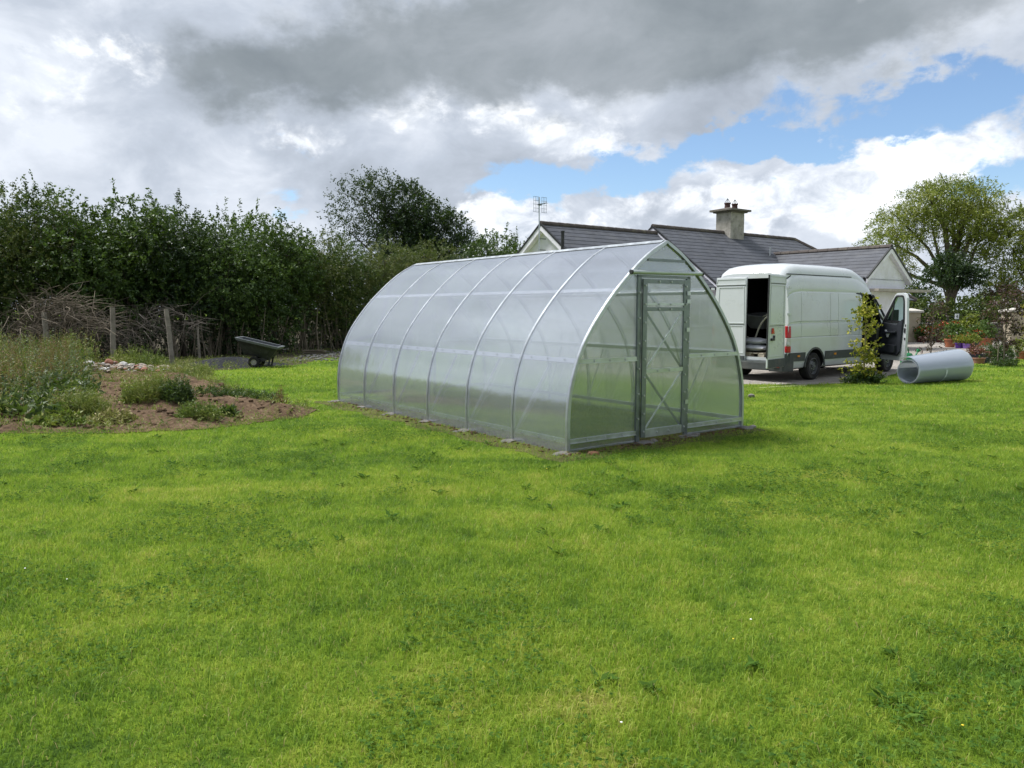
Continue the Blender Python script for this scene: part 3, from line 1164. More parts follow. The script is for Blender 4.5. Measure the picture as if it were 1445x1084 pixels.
def side_strip(mb, y0, y1, d0, d1, side, mi=0, a=0, b=None):
    """a solid strip following the arch profile between offsets d0<d1, from y0 to y1"""
    o, i = offset(d1)[a:b], offset(d0)[a:b]
    if a == 0:
        o[0][1] = i[0][1] = 0.0
    if b is None:
        o[-1][0] = i[-1][0] = GW / 2 - 0.0005
    f = (lambda x: x) if side < 0 else (lambda x: GW - x)
    rows = []
    for (ox, oz), (ix, iz) in zip(o, i):
        rows.append([(f(ox), y0, oz), (f(ox), y1, oz), (f(ix), y1, iz), (f(ix), y0, iz)])
    mb.grid(rows, mi, close=True)
    n = len(rows)
    base = len(mb.v) - 4 * n
    mb.f += [(base, base + 1, base + 2, base + 3), (base + 4 * n - 1, base + 4 * n - 2, base + 4 * n - 3, base + 4 * n - 4)]
    mb.mi += [mi, mi]
    return mb


def at_height(z, d=0.0):
    """x of the left inner profile at height z"""
    p = offset(d)
    return float(np.interp(z, p[:, 1], p[:, 0]))


def z_at(x, d=0.0):
    p = offset(d)
    xx = x if x <= GW / 2 else GW - x
    return float(np.interp(xx, p[:, 0], p[:, 1]))


gh = thing('greenhouse', 'arched polycarbonate greenhouse with pointed ridge and galvanised frame standing on the lawn', 'greenhouse', (GA[0], GA[1], 0), TH)
NB = 6
ay = [GL * k / NB for k in range(NB + 1)]
for k, y in enumerate(ay):
    m = MB()
    for s in (-1, 1):
        side_strip(m, y - 0.018, y + 0.018, -0.030, -0.004, s)       # inner tube
        side_strip(m, y - 0.016, y + 0.016, 0.008, 0.012, s)         # outer strap over the sheets
        if k in (0, NB):
            side_strip(m, y - 0.026 if k == 0 else y + 0.0225, y - 0.0225 if k == 0 else y + 0.026, -0.026, 0.012, s)
    part('arch', m, arch_m, gh, True)
for k in range(NB):
    for s in (-1, 1):
        m = side_strip(MB(), ay[k] + 0.0225, ay[k + 1] - 0.0225, 0.0, 0.006, s)
        part('roof_sheet', m, poly_m, gh, True)
for s in (-1, 1):
    for z, nm, ww in ((0.13, 'base_rail', 0.05), (1.03, 'purlin', 0.055), (1.83, 'purlin', 0.055)):
        xi = at_height(z, -0.006)
        x = xi if s < 0 else GW - xi
        i = int(np.argmin(abs(prof[:, 1] - z)))
        nv = (nrm[i][0] * (1 if s < 0 else -1), 0, nrm[i][1])
        for k in range(NB):
            m = MB().bar((x - nv[0] * 0.016, ay[k] + 0.024, z - nv[2] * 0.016), (x - nv[0] * 0.016, ay[k + 1] - 0.024, z - nv[2] * 0.016), ww, 0.022, nv)
            # purlins get a brighter, whiter steel colour than the base rails
            pr = part(nm, m, steel_light if nm == 'purlin' else steel, gh)
            if z < 1.2:
                for j in range(3):
                    yy = ay[k] + (ay[k + 1] - ay[k]) * (0.2 + 0.3 * j)
                    ex = x + nv[0] * 0.016
                    part('bolt', MB().tube([(ex, yy, z + nv[2] * 0.016), (ex + nv[0] * 0.006, yy, z + nv[2] * 0.022)], 0.009, 6), steel, pr)
# ridge bar and ridge cover
m = MB()
m.box((GW / 2, GL / 2, GH_ - 0.055), (0.03, GL - 0.05, 0.035))
part('ridge_bar', m, steel_light, gh)
m = MB()
m.prism([(GW / 2 - 0.05, 0.036, GH_ - 0.011), (GW / 2, 0.036, GH_ + 0.022), (GW / 2 + 0.05, 0.036, GH_ - 0.011), (GW / 2, 0.036, GH_ + 0.014)], (0, GL - 0.072, 0))
part('ridge_cover', m, steel, gh)
# diagonal braces inside the bays near the feet
for s in (-1, 1):
    for k in range(1, NB):
        z1 = 0.98
        xa = at_height(0.16, -0.05)
        xb = at_height(z1, -0.05)
        f = (lambda x: x) if s < 0 else (lambda x: GW - x)
        m = MB().bar((f(xa), ay[k] - 0.03, 0.16), (f(xb), ay[k] - 0.52, z1), 0.03, 0.012, (1, 0, 0))
        part('diagonal_brace', m, steel_light, gh)

DX0, DX1, DZ = 1.06, 1.98, 1.985        # door frame outer


def end_poly(xa, xb, z0=0.02, zt=None, d=-0.005, n=16):
    pts = [(xa, z0), (xb, z0)]
    for j in range(n + 1):
        x = xb + (xa - xb) * j / n
        z = z_at(x, d)
        if zt is not None:
            z = min(z, zt)
        pts.append((x, max(z, z0 + 0.01)))
    return pts


def end_sheet(yy, xa, xb, z0=0.02, zt=None, thick=0.006):
    q = end_poly(xa, xb, z0, zt)
    m = MB().prism([(x, yy, z) for x, z in q], (0, thick, 0))
    return m


xin = 0.012
for yy, frontal in ((0.004, True), (GL - 0.010, False)):
    for a, b in ((xin, DX0 + 0.02), (DX1 - 0.02, GW - xin)):
        # walk up the curved edge for the side pieces
        p = offset(-0.006)
        q = [(x, z) for x, z in p if x <= DX0 + 0.02]
        top = z_at(DX0 + 0.02, -0.006)
        poly = [(DX0 + 0.02, 0.02)] + [(DX0 + 0.02, top)] + [(x, max(z, 0.02)) for x, z in reversed(q)]
        if a > 1:
            poly = [(GW - x, z) for x, z in poly]
        m = MB().prism([(x, yy, z) for x, z in poly], (0, 0.006, 0))
        part('end_sheet', m, poly_end, gh)
    tri = [(DX0 + 0.022, DZ - 0.02), (DX1 - 0.022, DZ - 0.02)]
    p = offset(-0.006)
    for x, z in p:
        if x > DX0 + 0.022 and z > DZ - 0.02:
            tri.append((GW - x, z))
    for x, z in reversed(p):
        if x > DX0 + 0.022 and z > DZ - 0.02 and x < GW / 2 - 0.01:
            tri.append((x, z))
    # order: bottom left, bottom right, right edge up, ridge, left edge down
    m = MB().prism([(x, yy, z) for x, z in tri], (0, 0.006, 0))
    part('end_sheet', m, poly_end, gh)
    if not frontal:
        m = MB().prism([(DX0 + 0.022, yy, 0.02), (DX1 - 0.022, yy, 0.02), (DX1 - 0.022, yy, DZ - 0.022), (DX0 + 0.022, yy, DZ - 0.022)], (0, 0.006, 0))
        part('end_sheet', m, poly_end, gh)
    fy = -0.014 if frontal else GL + 0.014
    # posts, rails
    ztop = {DX0: z_at(DX0) - 0.03, DX1: z_at(DX1) - 0.03}
    for x in (DX0 + 0.03, DX1 - 0.03):
        m = MB().box((x, fy, 1.0), (0.06, 0.03, 2.0))
        part('door_post', m, steel_dark, gh)
    for z in (1.02, 0.13):
        for xa, xb in ((at_height(z, -0.02), DX0 - 0.002), (DX1 + 0.002, GW - at_height(z, -0.02))):
            m = MB().box(((xa + xb) / 2, fy, z), (xb - xa, 0.024, 0.05))
            m.box(((xa + xb) / 2, fy - 0.018 * (1 if frontal else -1), z - 0.021), (xb - xa, 0.012, 0.008))
            rl = part('end_rail', m, steel, gh)
            if frontal:
                for j in range(3):
                    xx = xa + (xb - xa) * (0.25 + 0.27 * j)
                    b_ = MB().tube([(xx, fy - 0.012, z), (xx, fy - 0.024, z)], 0.012, 6)
                    part('bolt', b_, bolt_m, rl)
    # bottom skirt strip
    m = MB().box(((DX0 + xin) / 2, fy + (0.006 if frontal else -0.006), 0.028), (DX0 - xin - 0.01, 0.010, 0.02))
    m.box(((DX1 + GW - xin) / 2, fy + (0.006 if frontal else -0.006), 0.028), (GW - xin - DX1 - 0.01, 0.010, 0.02))
    part('bottom_edge', m, steel, gh)
    m = MB().box((GW / 2 - 0.035, fy, DZ + 0.008), (DX1 - DX0, 0.03, 0.03))
    part('door_head', m, steel_dark, gh)
m = MB()
m.tube([(0.93, -0.055, 2.035), (2.15, -0.055, 2.045)], 0.024, 12)
tb = part('door_awning_bar', m, principled('grey_tube', (0.42, 0.46, 0.45), 0.4, 0.3), gh, True)
m = MB()
m.tube([(0.905, -0.055, 2.035), (0.929, -0.055, 2.035)], 0.027, 12)
m.tube([(2.151, -0.055, 2.045), (2.175, -0.055, 2.045)], 0.027, 12)
part('end_cap', m, black_plastic, tb, True)
m = MB().bar((1.23, -0.012, 2.19), (1.88, -0.012, 2.19), 0.02, 0.03)
part('gable_rail', m, steel_dark, gh)

# the door, hung in the front end wall
door = part('door', MB().prism([(DX0 + 0.135, -0.028, 0.16), (DX1 - 0.135, -0.028, 0.16), (DX1 - 0.135, -0.028, 1.93), (DX0 + 0.135, -0.028, 1.93)], (0, 0.006, 0)), poly_end, gh)
dl, dr = DX0 + 0.10, DX1 - 0.10
for x in (dl, dr):
    st = part('stile', MB().box((x, -0.040, 1.015), (0.07, 0.022, 1.89)), steel_dark, door)
    for j in range(9):
        z = 0.14 + j * 0.218
        part('bolt', MB().tube([(x, -0.051, z), (x, -0.064, z)], 0.0125, 6), bolt_m, door)
for x in (DX0 + 0.025, DX1 - 0.025):
    for j in range(6):
        z = 0.30 + j * 0.30
        part('bolt', MB().tube([(x, -0.029, z), (x, -0.043, z)], 0.012, 6), bolt_m, door)
for z, h, mm in ((1.935, 0.05, steel_dark), (1.665, 0.03, steel), (1.605, 0.045, steel_dark), (0.865, 0.05, steel), (0.115, 0.10, steel)):
    part('rail', MB().box(((dl + dr) / 2, -0.040, z), (dr - dl - 0.072, 0.02, h)), mm, door)
    for j in (0.33, 0.62):
        xx = dl + (dr - dl) * j
        part('bolt', MB().tube([(xx, -0.050, z), (xx, -0.063, z)], 0.0125, 6), bolt_m, door)
for z0, z1 in ((0.165, 0.838), (0.892, 1.58)):
    part('brace', MB().bar((dl + 0.04, -0.034, z0), (dr - 0.04, -0.034, z1), 0.022, 0.006, (0, 1, 0)), arch_m, door)
    part('brace', MB().bar((dl + 0.04, -0.018, z1), (dr - 0.04, -0.018, z0), 0.03, 0.006, (0, 1, 0)), steel_dark, door)
for z in (1.80, 1.70, 0.45, 1.35):
    part('hinge', MB().box((DX1 - 0.062, -0.058, z), (0.06, 0.012, 0.05)), steel, door)

# concrete lumps set under the feet of the arches
pad_names = {}
ords = ['under the near corner foot', 'under the second arch from the near corner', 'under the third arch from the near corner', 'under the fourth arch from the near corner', 'under the fifth arch from the near corner', 'under the sixth arch from the near corner', 'under the far rear corner of the glazed side']
for k, y in enumerate(ay):
    m = MB()
    m.blob((0, 0, 0.004), 0.095, 50 + k, 2, (1.2, 0.85, 0.26), 0.2, 0, 0.3 * k)
    m.blob((0.12, -0.05, 0.004), 0.05, 150 + k, 1, (1.2, 0.9, 0.4), 0.25)
    if k % 2 == 0:
        m.blob((-0.13, -0.03, 0.004), 0.05, 250 + k, 1, (1.1, 0.9, 0.4), 0.25)
    p = GA + E1 * -0.06 + E2 * y
    single('concrete_pad', m, concrete, 'grey concrete pad ' + ords[k] + ' of the greenhouse', 'concrete pad', (p[0], p[1], 0), TH, 'concrete pads under the greenhouse arches')
for x, lb in ((1.17, 'by the door post'), (1.95, 'beside the hinge side of the greenhouse door'), (3.13, 'under the front corner nearest the van')):
    m = MB()
    m.blob((0, 0, 0.005), 0.11, int(x * 70), 2, (1.3, 0.8, 0.25), 0.25)
    m.blob((0.18, 0.02, 0.01), 0.06, int(x * 90), 1, (1, 1, 0.5), 0.25)
    p = GA + E1 * x + E2 * -0.07
    single('concrete_pad', m, concrete, 'broken grey concrete pad ' + lb, 'concrete pad', (p[0], p[1], 0), TH, 'concrete pads under the greenhouse arches')
# worn turf along the two near sides
wp = []
for a, b, n_ in (((-0.45, GL + 0.2), (-0.35, -0.40), 30), ((-0.35, -0.40), (GW + 0.35, -0.38), 16), ((GW + 0.3, 0.25), (0.3, 0.3), 10), ((0.3, 0.3), (0.25, GL + 0.2), 26)):
    for k in range(n_):
        q = np.array(a) + (np.array(b) - np.array(a)) * k / n_ + np.random.default_rng(k + n_).normal(size=2) * 0.07
        p = GA + E1 * q[0] + E2 * q[1]
        wp.append((p[0], p[1]))
sheet('worn_turf', wp, 0.004, make_ground_mix('worn_turf', [(0.36, (0.050, 0.040, 0.020)), (0.5, (0.105, 0.105, 0.035)), (0.66, (0.19, 0.20, 0.06))], 2.0, 0.9, 30.0))
# crumbs of disturbed soil along the base
mb = MB()
for i in range(260):
    if i % 2:
        p = GA + E2 * random.uniform(-0.1, GL) + E1 * random.gauss(-0.10, 0.07)
    else:
        p = GA + E1 * random.uniform(-0.2, GW) + E2 * random.gauss(-0.10, 0.07)
    mb.blob((p[0], p[1], 0.012), random.uniform(0.008, 0.026), i, 1, (1.2, 1, 0.6), 0.3)
single('soil_crumbs', mb, soil_mat, None, None, kind='stuff')
mb = MB().blob((0, 0, 0.02), 0.055, 5, 1, (1.2, 0.9, 0.6), 0.2)
single('clod', mb, principled('rust_clod', (0.16, 0.075, 0.04), 0.95, 0, 0.3, 20, 0.6), 'reddish brown clod of earth lying near the front corner of the greenhouse', 'clod', (0.90, 8.37, 0))
mb = MB().blob((0, 0, 0.03), 0.06, 8, 1, (1.1, 0.9, 0.7), 0.2)
single('stone', mb, concrete, 'small grey stone lying alone on the lawn before the van', 'stone', (4.38, 13.98, 0))


# ------------------------------------------------------------------ van
VTH = R(39.0)
van_paint = principled('van_white_paint', (0.55, 0.575, 0.585), 0.30, 0, 0.03, 1.5, 0, 0, 0.5, (0.40, 0.39, 0.36), 1.1, 0.38, 0.6)
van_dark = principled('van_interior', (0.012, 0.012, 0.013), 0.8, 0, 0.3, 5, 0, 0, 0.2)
van_ply = principled('van_floor', (0.10, 0.09, 0.08), 0.85, 0, 0.3, 5)
seam_m = principled('seam_shade', (0.33, 0.36, 0.35), 0.6)
gap_m = principled('panel_gap', (0.05, 0.055, 0.055), 0.8)
bump_m = principled('grey_bumper', (0.055, 0.062, 0.062), 0.6, 0, 0.15, 8, 0.05, 80, 0.4, (0.14, 0.13, 0.11), 3, 0.45)
red_lens = principled('red_lens', (0.42, 0.012, 0.016), 0.18, 0, 0.15, 30, 0, 0, 0.6)
clear_lens = principled('clear_lens', (0.52, 0.50, 0.48), 0.15, 0, 0.1, 30)
amber_lens = principled('amber_lens', (0.60, 0.20, 0.02), 0.25)
van = thing('van', 'tall dirty white panel van with its rear and driver doors open on the gravel', 'van', (6.26, 18.24, 0), VTH)
WB = 3.6
side_pts = [(0.0, 0.27), (0.86, 0.27), (0.95, 0.31), (0.985, 0.40), (0.995, 0.52), (1.005, 0.70), (1.005, 0.975), (0.993, 0.99), (1.005, 1.005), (1.008, 1.22),
            (1.004, 1.285), (0.984, 1.30), (0.984, 1.335), (1.002, 1.35), (0.988, 1.75), (0.966, 1.98), (0.950, 2.0), (0.950, 2.03), (0.955, 2.05), (0.935, 2.18), (0.905, 2.32),
            (0.870, 2.365), (0.868, 2.395), (0.850, 2.45), (0.805, 2.54), (0.72, 2.60), (0.50, 2.635), (0.0, 2.645)]
stations = [(-1.12, 2.42, 0.985), (-1.05, 2.52, 0.997), (-0.90, 2.60, 1.0), (-0.6, 2.645, 1.0), (0.3, 2.645, 1.0), (1.0, 2.645, 1.0), (1.75, 2.635, 1.0), (2.05, 2.60, 0.995), (2.45, 2.46, 0.985),
            (2.75, 2.26, 0.975), (3.1, 1.92, 0.97), (3.45, 1.56, 0.965), (3.72, 1.28, 0.955), (4.15, 1.10, 0.92), (4.35, 0.98, 0.86), (4.46, 0.80, 0.80), (4.48, 0.62, 0.76)]
bodym = MB()
loops = []
for x, zt, ws in stations:
    lp = []
    for y, z in side_pts:
        zz = z
        cut = min(0.84, zt - 0.15)
        if z > cut:
            zz = cut + (z - cut) * (zt - cut) / (2.645 - cut)
        lp.append((y * ws, zz))
    ring_ = [(x, -y, z) for y, z in lp] + [(x, y, z) for y, z in reversed(lp[1:-1])]
    loops.append(ring_)
bodym.grid(loops, 0, close=True)
nl = len(loops[0])
bodym.f.append(tuple(range(nl)))
bodym.mi.append(0)
b0 = (len(loops) - 1) * nl
bodym.f.append(tuple(b0 + k for k in range(nl - 1, -1, -1)))
bodym.mi.append(0)
body_me = bodym.mesh('body', [van_paint, van_dark, van_ply])
body = link('body', body_me)
cutters = []


def cutter(mb):
    o = link('cutter', mb.mesh('cutter', van_dark))
    cutters.append(o)


cutter(MB().prism([(-1.4, -0.86, 0.46), (-1.4, 0.86, 0.46), (-1.4, 0.80, 2.30), (-1.4, -0.80, 2.30)], (3.2, 0, 0)))
cutter(MB().prism([(2.14, -1.3, 0.42), (3.12, -1.3, 0.40), (3.20, -1.3, 1.25), (2.72, -1.3, 1.98), (2.14, -1.3, 1.98)], (0, 2.1, 0)))
for wx in (0.0, WB):
    for sy in (-1, 1):
        m = MB()
        n = 28
        m.prism([(wx + 0.40 * math.cos(2 * math.pi * k / n), sy * 0.66, 0.32 + 0.40 * math.sin(2 * math.pi * k / n)) for k in range(n)], (0, sy * 0.6, 0))
        cutter(m)
for c in cutters:
    md = body.modifiers.new('cut', 'BOOLEAN')
    md.operation = 'DIFFERENCE'
    md.solver = 'EXACT'
    md.object = c
bpy.context.view_layer.update()
dg = bpy.context.evaluated_depsgraph_get()
nm_ = bpy.data.meshes.new_from_object(body.evaluated_get(dg))
body.modifiers.clear()
body.data = nm_
for c in cutters:
    me_ = c.data
    bpy.data.objects.remove(c)
    bpy.data.meshes.remove(me_)
while len(nm_.materials) < 3:
    nm_.materials.append(van_dark)
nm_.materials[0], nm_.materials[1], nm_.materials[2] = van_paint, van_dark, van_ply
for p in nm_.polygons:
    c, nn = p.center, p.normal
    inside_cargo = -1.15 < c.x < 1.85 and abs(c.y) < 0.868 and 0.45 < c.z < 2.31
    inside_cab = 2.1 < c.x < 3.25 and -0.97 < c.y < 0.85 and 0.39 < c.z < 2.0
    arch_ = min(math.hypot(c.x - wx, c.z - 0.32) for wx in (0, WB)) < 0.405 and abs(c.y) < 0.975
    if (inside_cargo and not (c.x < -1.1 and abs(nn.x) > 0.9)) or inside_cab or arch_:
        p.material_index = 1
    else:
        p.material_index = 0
nm_.shade_smooth()
nm_.set_sharp_from_angle(angle=R(30))
body.parent = van

# side panel seams, strips and lamps on both flanks
for s in (-1, 1):
    for x in (-0.62, 0.62, 0.98, 1.98):
        g_ = MB()
        sp = [p for p in side_pts if 0.83 < p[1] < 2.0]
        for p0_, p1_ in zip(sp[:-1], sp[1:]):
            g_.bar((x, s * (p0_[0] + 0.0005), p0_[1]), (x, s * (p1_[0] + 0.0005), p1_[1]), 0.007, 0.004, (0, s, 0))
        part('panel_seam', g_, seam_m, body)
    g_ = MB()
    g_.bar((2.12, s * 1.0, 0.5), (2.12, s * 0.965, 1.98), 0.014, 0.008, (0, s, 0))
    part('panel_seam', g_, gap_m, body)
    rb = MB()
    for xa, xb in ((-1.08, -0.43), (0.43, WB - 0.44)):
        rb.prism([(xa, s * 0.985, 0.46), (xb, s * 0.985, 0.46), (xb, s * 1.0, 0.65), (xa, s * 1.0, 0.65)], (0, s * 0.022, 0))
    part('rub_strip', rb, bump_m, van)
    for x in (-0.72, 0.85):
        part('marker_lamp', MB().box((x, s * 1.018, 0.575), (0.09, 0.022, 0.045)), amber_lens, van)
    n = 18
    for wx in (0.0, WB):
        wa = MB()
        o_ = [(wx + 0.435 * math.cos(math.pi * k / n), s * 0.99, 0.32 + 0.435 * math.sin(math.pi * k / n)) for k in range(n + 1)]
        i_ = [(wx + 0.392 * math.cos(math.pi * k / n), s * 0.99, 0.32 + 0.392 * math.sin(math.pi * k / n)) for k in range(n + 1)]
        for k in range(n):
            wa.prism([o_[k], o_[k + 1], i_[k + 1], i_[k]], (0, s * 0.022, 0))
        part('arch_trim', wa, bump_m, van)

    def lamp(z0, z1, mat, nm):
        m = MB()
        m.prism([(-1.145, s * 0.93, z0), (-1.145, s * 0.985, z0), (-1.08, s * 1.016, z0), (-1.03, s * 1.016, z0), (-1.03, s * 0.99, z0), (-1.11, s * 0.93, z0)], (0, -s * 0.012 * (z1 > 1.1), z1 - z0))
        return part(nm, m, mat, van, bevel=0.012)
    lamp(0.66, 0.80, red_lens, 'tail_lamp')
    lamp(0.802, 0.98, clear_lens, 'tail_lamp')
    lamp(0.982, 1.24, red_lens, 'tail_lamp')
    for z in (0.86, 1.50, 2.08):
        part('hinge', MB().box((-1.13, s * 1.0, z), (0.09, 0.035, 0.055)), van_paint, van, bevel=0.006)

# gutter line round the high roof
g_ = MB()
for s in (-1, 1):
    g_.bar((-1.06, s * 0.868, 2.375), (1.75, s * 0.868, 2.375), 0.02, 0.012, (0, s, 0.4))
part('roof_gutter', g_, gap_m, body)

# bumper and step
b_ = MB()
b_.prism([(-1.30, -0.62, 0.26), (-1.30, 0.62, 0.26), (-1.12, 0.62, 0.26), (-1.12, -0.62, 0.26)], (0, 0, 0.18))
for s in (-1, 1):
    b_.prism([(-1.28, s * 0.63, 0.24), (-1.22, s * 0.93, 0.24), (-1.06, s * 1.015, 0.24), (-0.90, s * 1.02, 0.24), (-0.90, s * 0.9, 0.24), (-1.125, s * 0.62, 0.24)], (0, 0, 0.40))
bp = part('rear_bumper', b_, bump_m, van, bevel=0.018)
part('bumper_step', MB().box((-1.21, 0, 0.447), (0.17, 1.2, 0.012)), steel_dark, bp)
part('rear_sill', MB().box((-1.126, 0, 0.50), (0.02, 1.68, 0.07)), van_paint, van)
for s in (-1, 1):
    part('reflector', MB().box((-1.25, s * 0.80, 0.36), (0.03, 0.14, 0.05), -s * 0.25), red_lens, van)


def rear_leaf(par, sgn):
    """half rear door in its own frame: hinge edge at v=0, free edge at v=0.87; u is outward normal (-x)"""
    H0, H1, Wd = 0.36, 2.335, 0.875
    tp = 0.055
    m = MB()
    m.prism([(0, 0, H0), (0, sgn * Wd, H0), (0, sgn * (Wd - 0.0), H1), (0, sgn * tp, H1)], (0.045, 0, 0))
    lf = part('rear_door', m, van_paint, par, bevel=0.014)
    f = MB()
    # pressed panel outlines: raised frames round the blank window and the lower panel
    def frame(v0, v1, z0, z1, w, t):
        o_ = [(-0.001, sgn * v0, z0), (-0.001, sgn * v1, z0), (-0.001, sgn * (v1 - 0.02), z1), (-0.001, sgn * (v0 + 0.03), z1)]
        i_ = [(-0.001, sgn * (v0 + w), z0 + w), (-0.001, sgn * (v1 - w), z0 + w), (-0.001, sgn * (v1 - 0.02 - w), z1 - w), (-0.001, sgn * (v0 + 0.03 + w), z1 - w)]
        f.ring(o_, i_, (-t, 0, 0))
    frame(0.10, 0.84, 1.28, 2.12, 0.022, 0.010)
    frame(0.05, 0.86, 2.16, 2.30, 0.018, 0.008)
    frame(0.07, 0.85, 0.60, 1.24, 0.020, 0.008)
    part('pressed_frame', f, van_paint, lf, bevel=0.003)
    g = MB()
    g.bar((-0.004, sgn * 0.10, 1.255), (-0.004, sgn * 0.85, 1.255), 0.01, 0.006, (1, 0, 0))
    g.bar((-0.004, sgn * 0.07, 2.145), (-0.004, sgn * 0.86, 2.145), 0.012, 0.006, (1, 0, 0))
    part('door_crease', g, gap_m, lf)
    d = MB()
    d.prism([(-0.002, sgn * 0.01, H0 + 0.01), (-0.002, sgn * (Wd - 0.01), H0 + 0.01), (-0.002, sgn * (Wd - 0.01), 0.55), (-0.002, sgn * 0.012, 0.55)], (-0.022, 0, 0))
    part('door_kick_trim', d, bump_m, lf, bevel=0.006)
    return lf


# closed left leaf (hinged on the left side)
em = bpy.data.objects.new('hinge_axis', None)
left = rear_leaf(van, -1)
left.location = (-1.178, 0.925, 0)
right = rear_leaf(van, 1)
right.location = (-1.165, -0.955, 0)
right.rotation_euler = (0, 0, R(99))
bpy.data.objects.remove(em)
# handle, lock and small red lamp on the open leaf
hd = MB()
hd.box((-0.02, 0.70, 0.97), (0.03, 0.17, 0.05))
hd.box((-0.015, 0.62, 1.02), (0.02, 0.06, 0.07))
part('door_handle', hd, black_plastic, right, bevel=0.006)
part('door_lamp', MB().prism([(-0.004, 0.62, 1.09), (-0.004, 0.75, 1.09), (-0.004, 0.74, 1.21), (-0.004, 0.66, 1.21)], (-0.022, 0, 0)), red_lens, right, bevel=0.006)
it = MB()
it.prism([(0.046, 0.08, 0.48), (0.046, 0.82, 0.48), (0.046, 0.80, 1.25), (0.046, 0.10, 1.25)], (0.012, 0, 0))
part('inner_panel', it, van_ply, right, bevel=0.004)
it = MB()
it.box((0.02, 0.888, 1.45), (0.03, 0.02, 1.75))
part('door_seal', it, black_plastic, right)

# wheels
wheel_me = None
for wx in (0.0, WB):
    for s in (-1, 1):
        Mx = Matrix.Rotation(R(90) * -s, 3, 'X')
        wh = bpy.data.objects.new('wheel', None)
        COL.objects.link(wh)
        wh.parent = van
        wh.location = (wx, s * 0.875, 0.315)
        wh.scale = (0.935, 1.0, 0.935)
        ty = MB().lathe([(0.205, -0.10), (0.30, -0.112), (0.328, -0.09), (0.337, -0.05), (0.337, 0.05), (0.328, 0.09), (0.30, 0.112), (0.205, 0.10)], 36, M=Mx)
        part('tyre', ty, rubber, wh, True)
        rm = MB().lathe([(0.208, -0.10), (0.208, 0.095), (0.190, 0.100), (0.180, 0.060), (0.150, 0.045), (0.105, 0.070), (0.085, 0.078), (0.060, 0.075), (0.055, 0.105), (0.0, 0.112)], 32, M=Mx)
        part('rim', rm, principled('steel_wheel', (0.11, 0.115, 0.12), 0.5, 0.4, 0.2, 12, 0, 0, 0.5, (0.18, 0.15, 0.11), 6, 0.5), wh, True)
        hb = MB()
        for k in range(8):
            a = 2 * math.pi * k / 8
            c_ = Mx @ Vector((0.148 * math.cos(a), 0.148 * math.sin(a), 0.058))
            t_ = Mx @ Vector((0.148 * math.cos(a), 0.148 * math.sin(a), 0.066))
            hb.tube([c_, t_], 0.024, 8)
        part('rim_hole', hb, black_plastic, wh)
        nt = MB()
        for k in range(5):
            a = 2 * math.pi * k / 5
            nt.tube([Mx @ Vector((0.085 * math.cos(a), 0.085 * math.sin(a), 0.07)), Mx @ Vector((0.085 * math.cos(a), 0.085 * math.sin(a), 0.095))], 0.012, 6)
        part('wheel_nuts', nt, steel, wh)

# glazing and front end
ws = MB()
ws.prism([(3.09, -0.78, 1.96), (3.09, 0.78, 1.96), (3.70, 0.86, 1.345), (3.70, -0.86, 1.345)], (0.012, 0, 0.012))
part('windscreen', ws, principled('dark_glass', (0.02, 0.025, 0.028), 0.06, 0, 0.1, 3), van)
ql = MB()
ql.prism([(2.22, 0.985, 1.35), (3.20, 0.985, 1.32), (2.75, 0.955, 1.92), (2.22, 0.955, 1.92)], (0, 0.006, 0))
part('side_window', ql, MATS['dark_glass'], van)
fb = MB()
fb.prism([(4.30, -0.78, 0.24), (4.52, -0.62, 0.24), (4.56, 0, 0.24), (4.52, 0.62, 0.24), (4.30, 0.78, 0.24)], (0, 0, 0.40))
part('front_bumper', fb, bump_m, van, bevel=0.02)
for s in (-1, 1):
    hl = MB()
    hl.prism([(4.05, s * 0.90, 0.86), (4.36, s * 0.70, 0.80), (4.30, s * 0.70, 1.02), (3.95, s * 0.88, 1.10)], (0.03, s * 0.03, 0.01))
    part('headlight', hl, clear_lens, van, bevel=0.01)
mh = MB().box((2.02, -0.955, 1.90), (0.30, 0.012, 0.20))
part('cab_vent_window', mh, black_plastic, van, bevel=0.004)
# cab furniture seen through the open door
st = MB()
st.box((2.42, -0.45, 0.98), (0.52, 0.50, 0.16))
st.prism([(2.16, -0.70, 1.05), (2.30, -0.70, 1.05), (2.20, -0.70, 1.72), (2.10, -0.70, 1.72)], (0, 0.5, 0))
st.box((2.12, -0.45, 1.80), (0.09, 0.26, 0.16))
st.box((2.42, -0.45, 0.72), (0.45, 0.42, 0.34))
part('driver_seat', st, principled('seat_cloth', (0.035, 0.037, 0.042), 0.9, 0, 0.2, 10), van, bevel=0.02)
dsh = MB()
dsh.prism([(2.98, -0.93, 0.80), (3.19, -0.93, 0.80), (3.19, -0.93, 1.30), (3.02, -0.93, 1.25)], (0, 1.6, 0))
part('dashboard', dsh, black_plastic, van)
swm = MB()
cc, ax1, ax2 = Vector((2.84, -0.45, 1.22)), Vector((0, 1, 0)), Vector((0.35, 0, 0.93))
swm.tube([cc + ax1 * 0.19 * math.cos(2 * math.pi * k / 24) + ax2 * 0.19 * math.sin(2 * math.pi * k / 24) for k in range(25)], 0.015, 6)
swm.bar(cc - ax1 * 0.18, cc + ax1 * 0.18, 0.03, 0.02)
part('steering_wheel', swm, black_plastic, van, True)

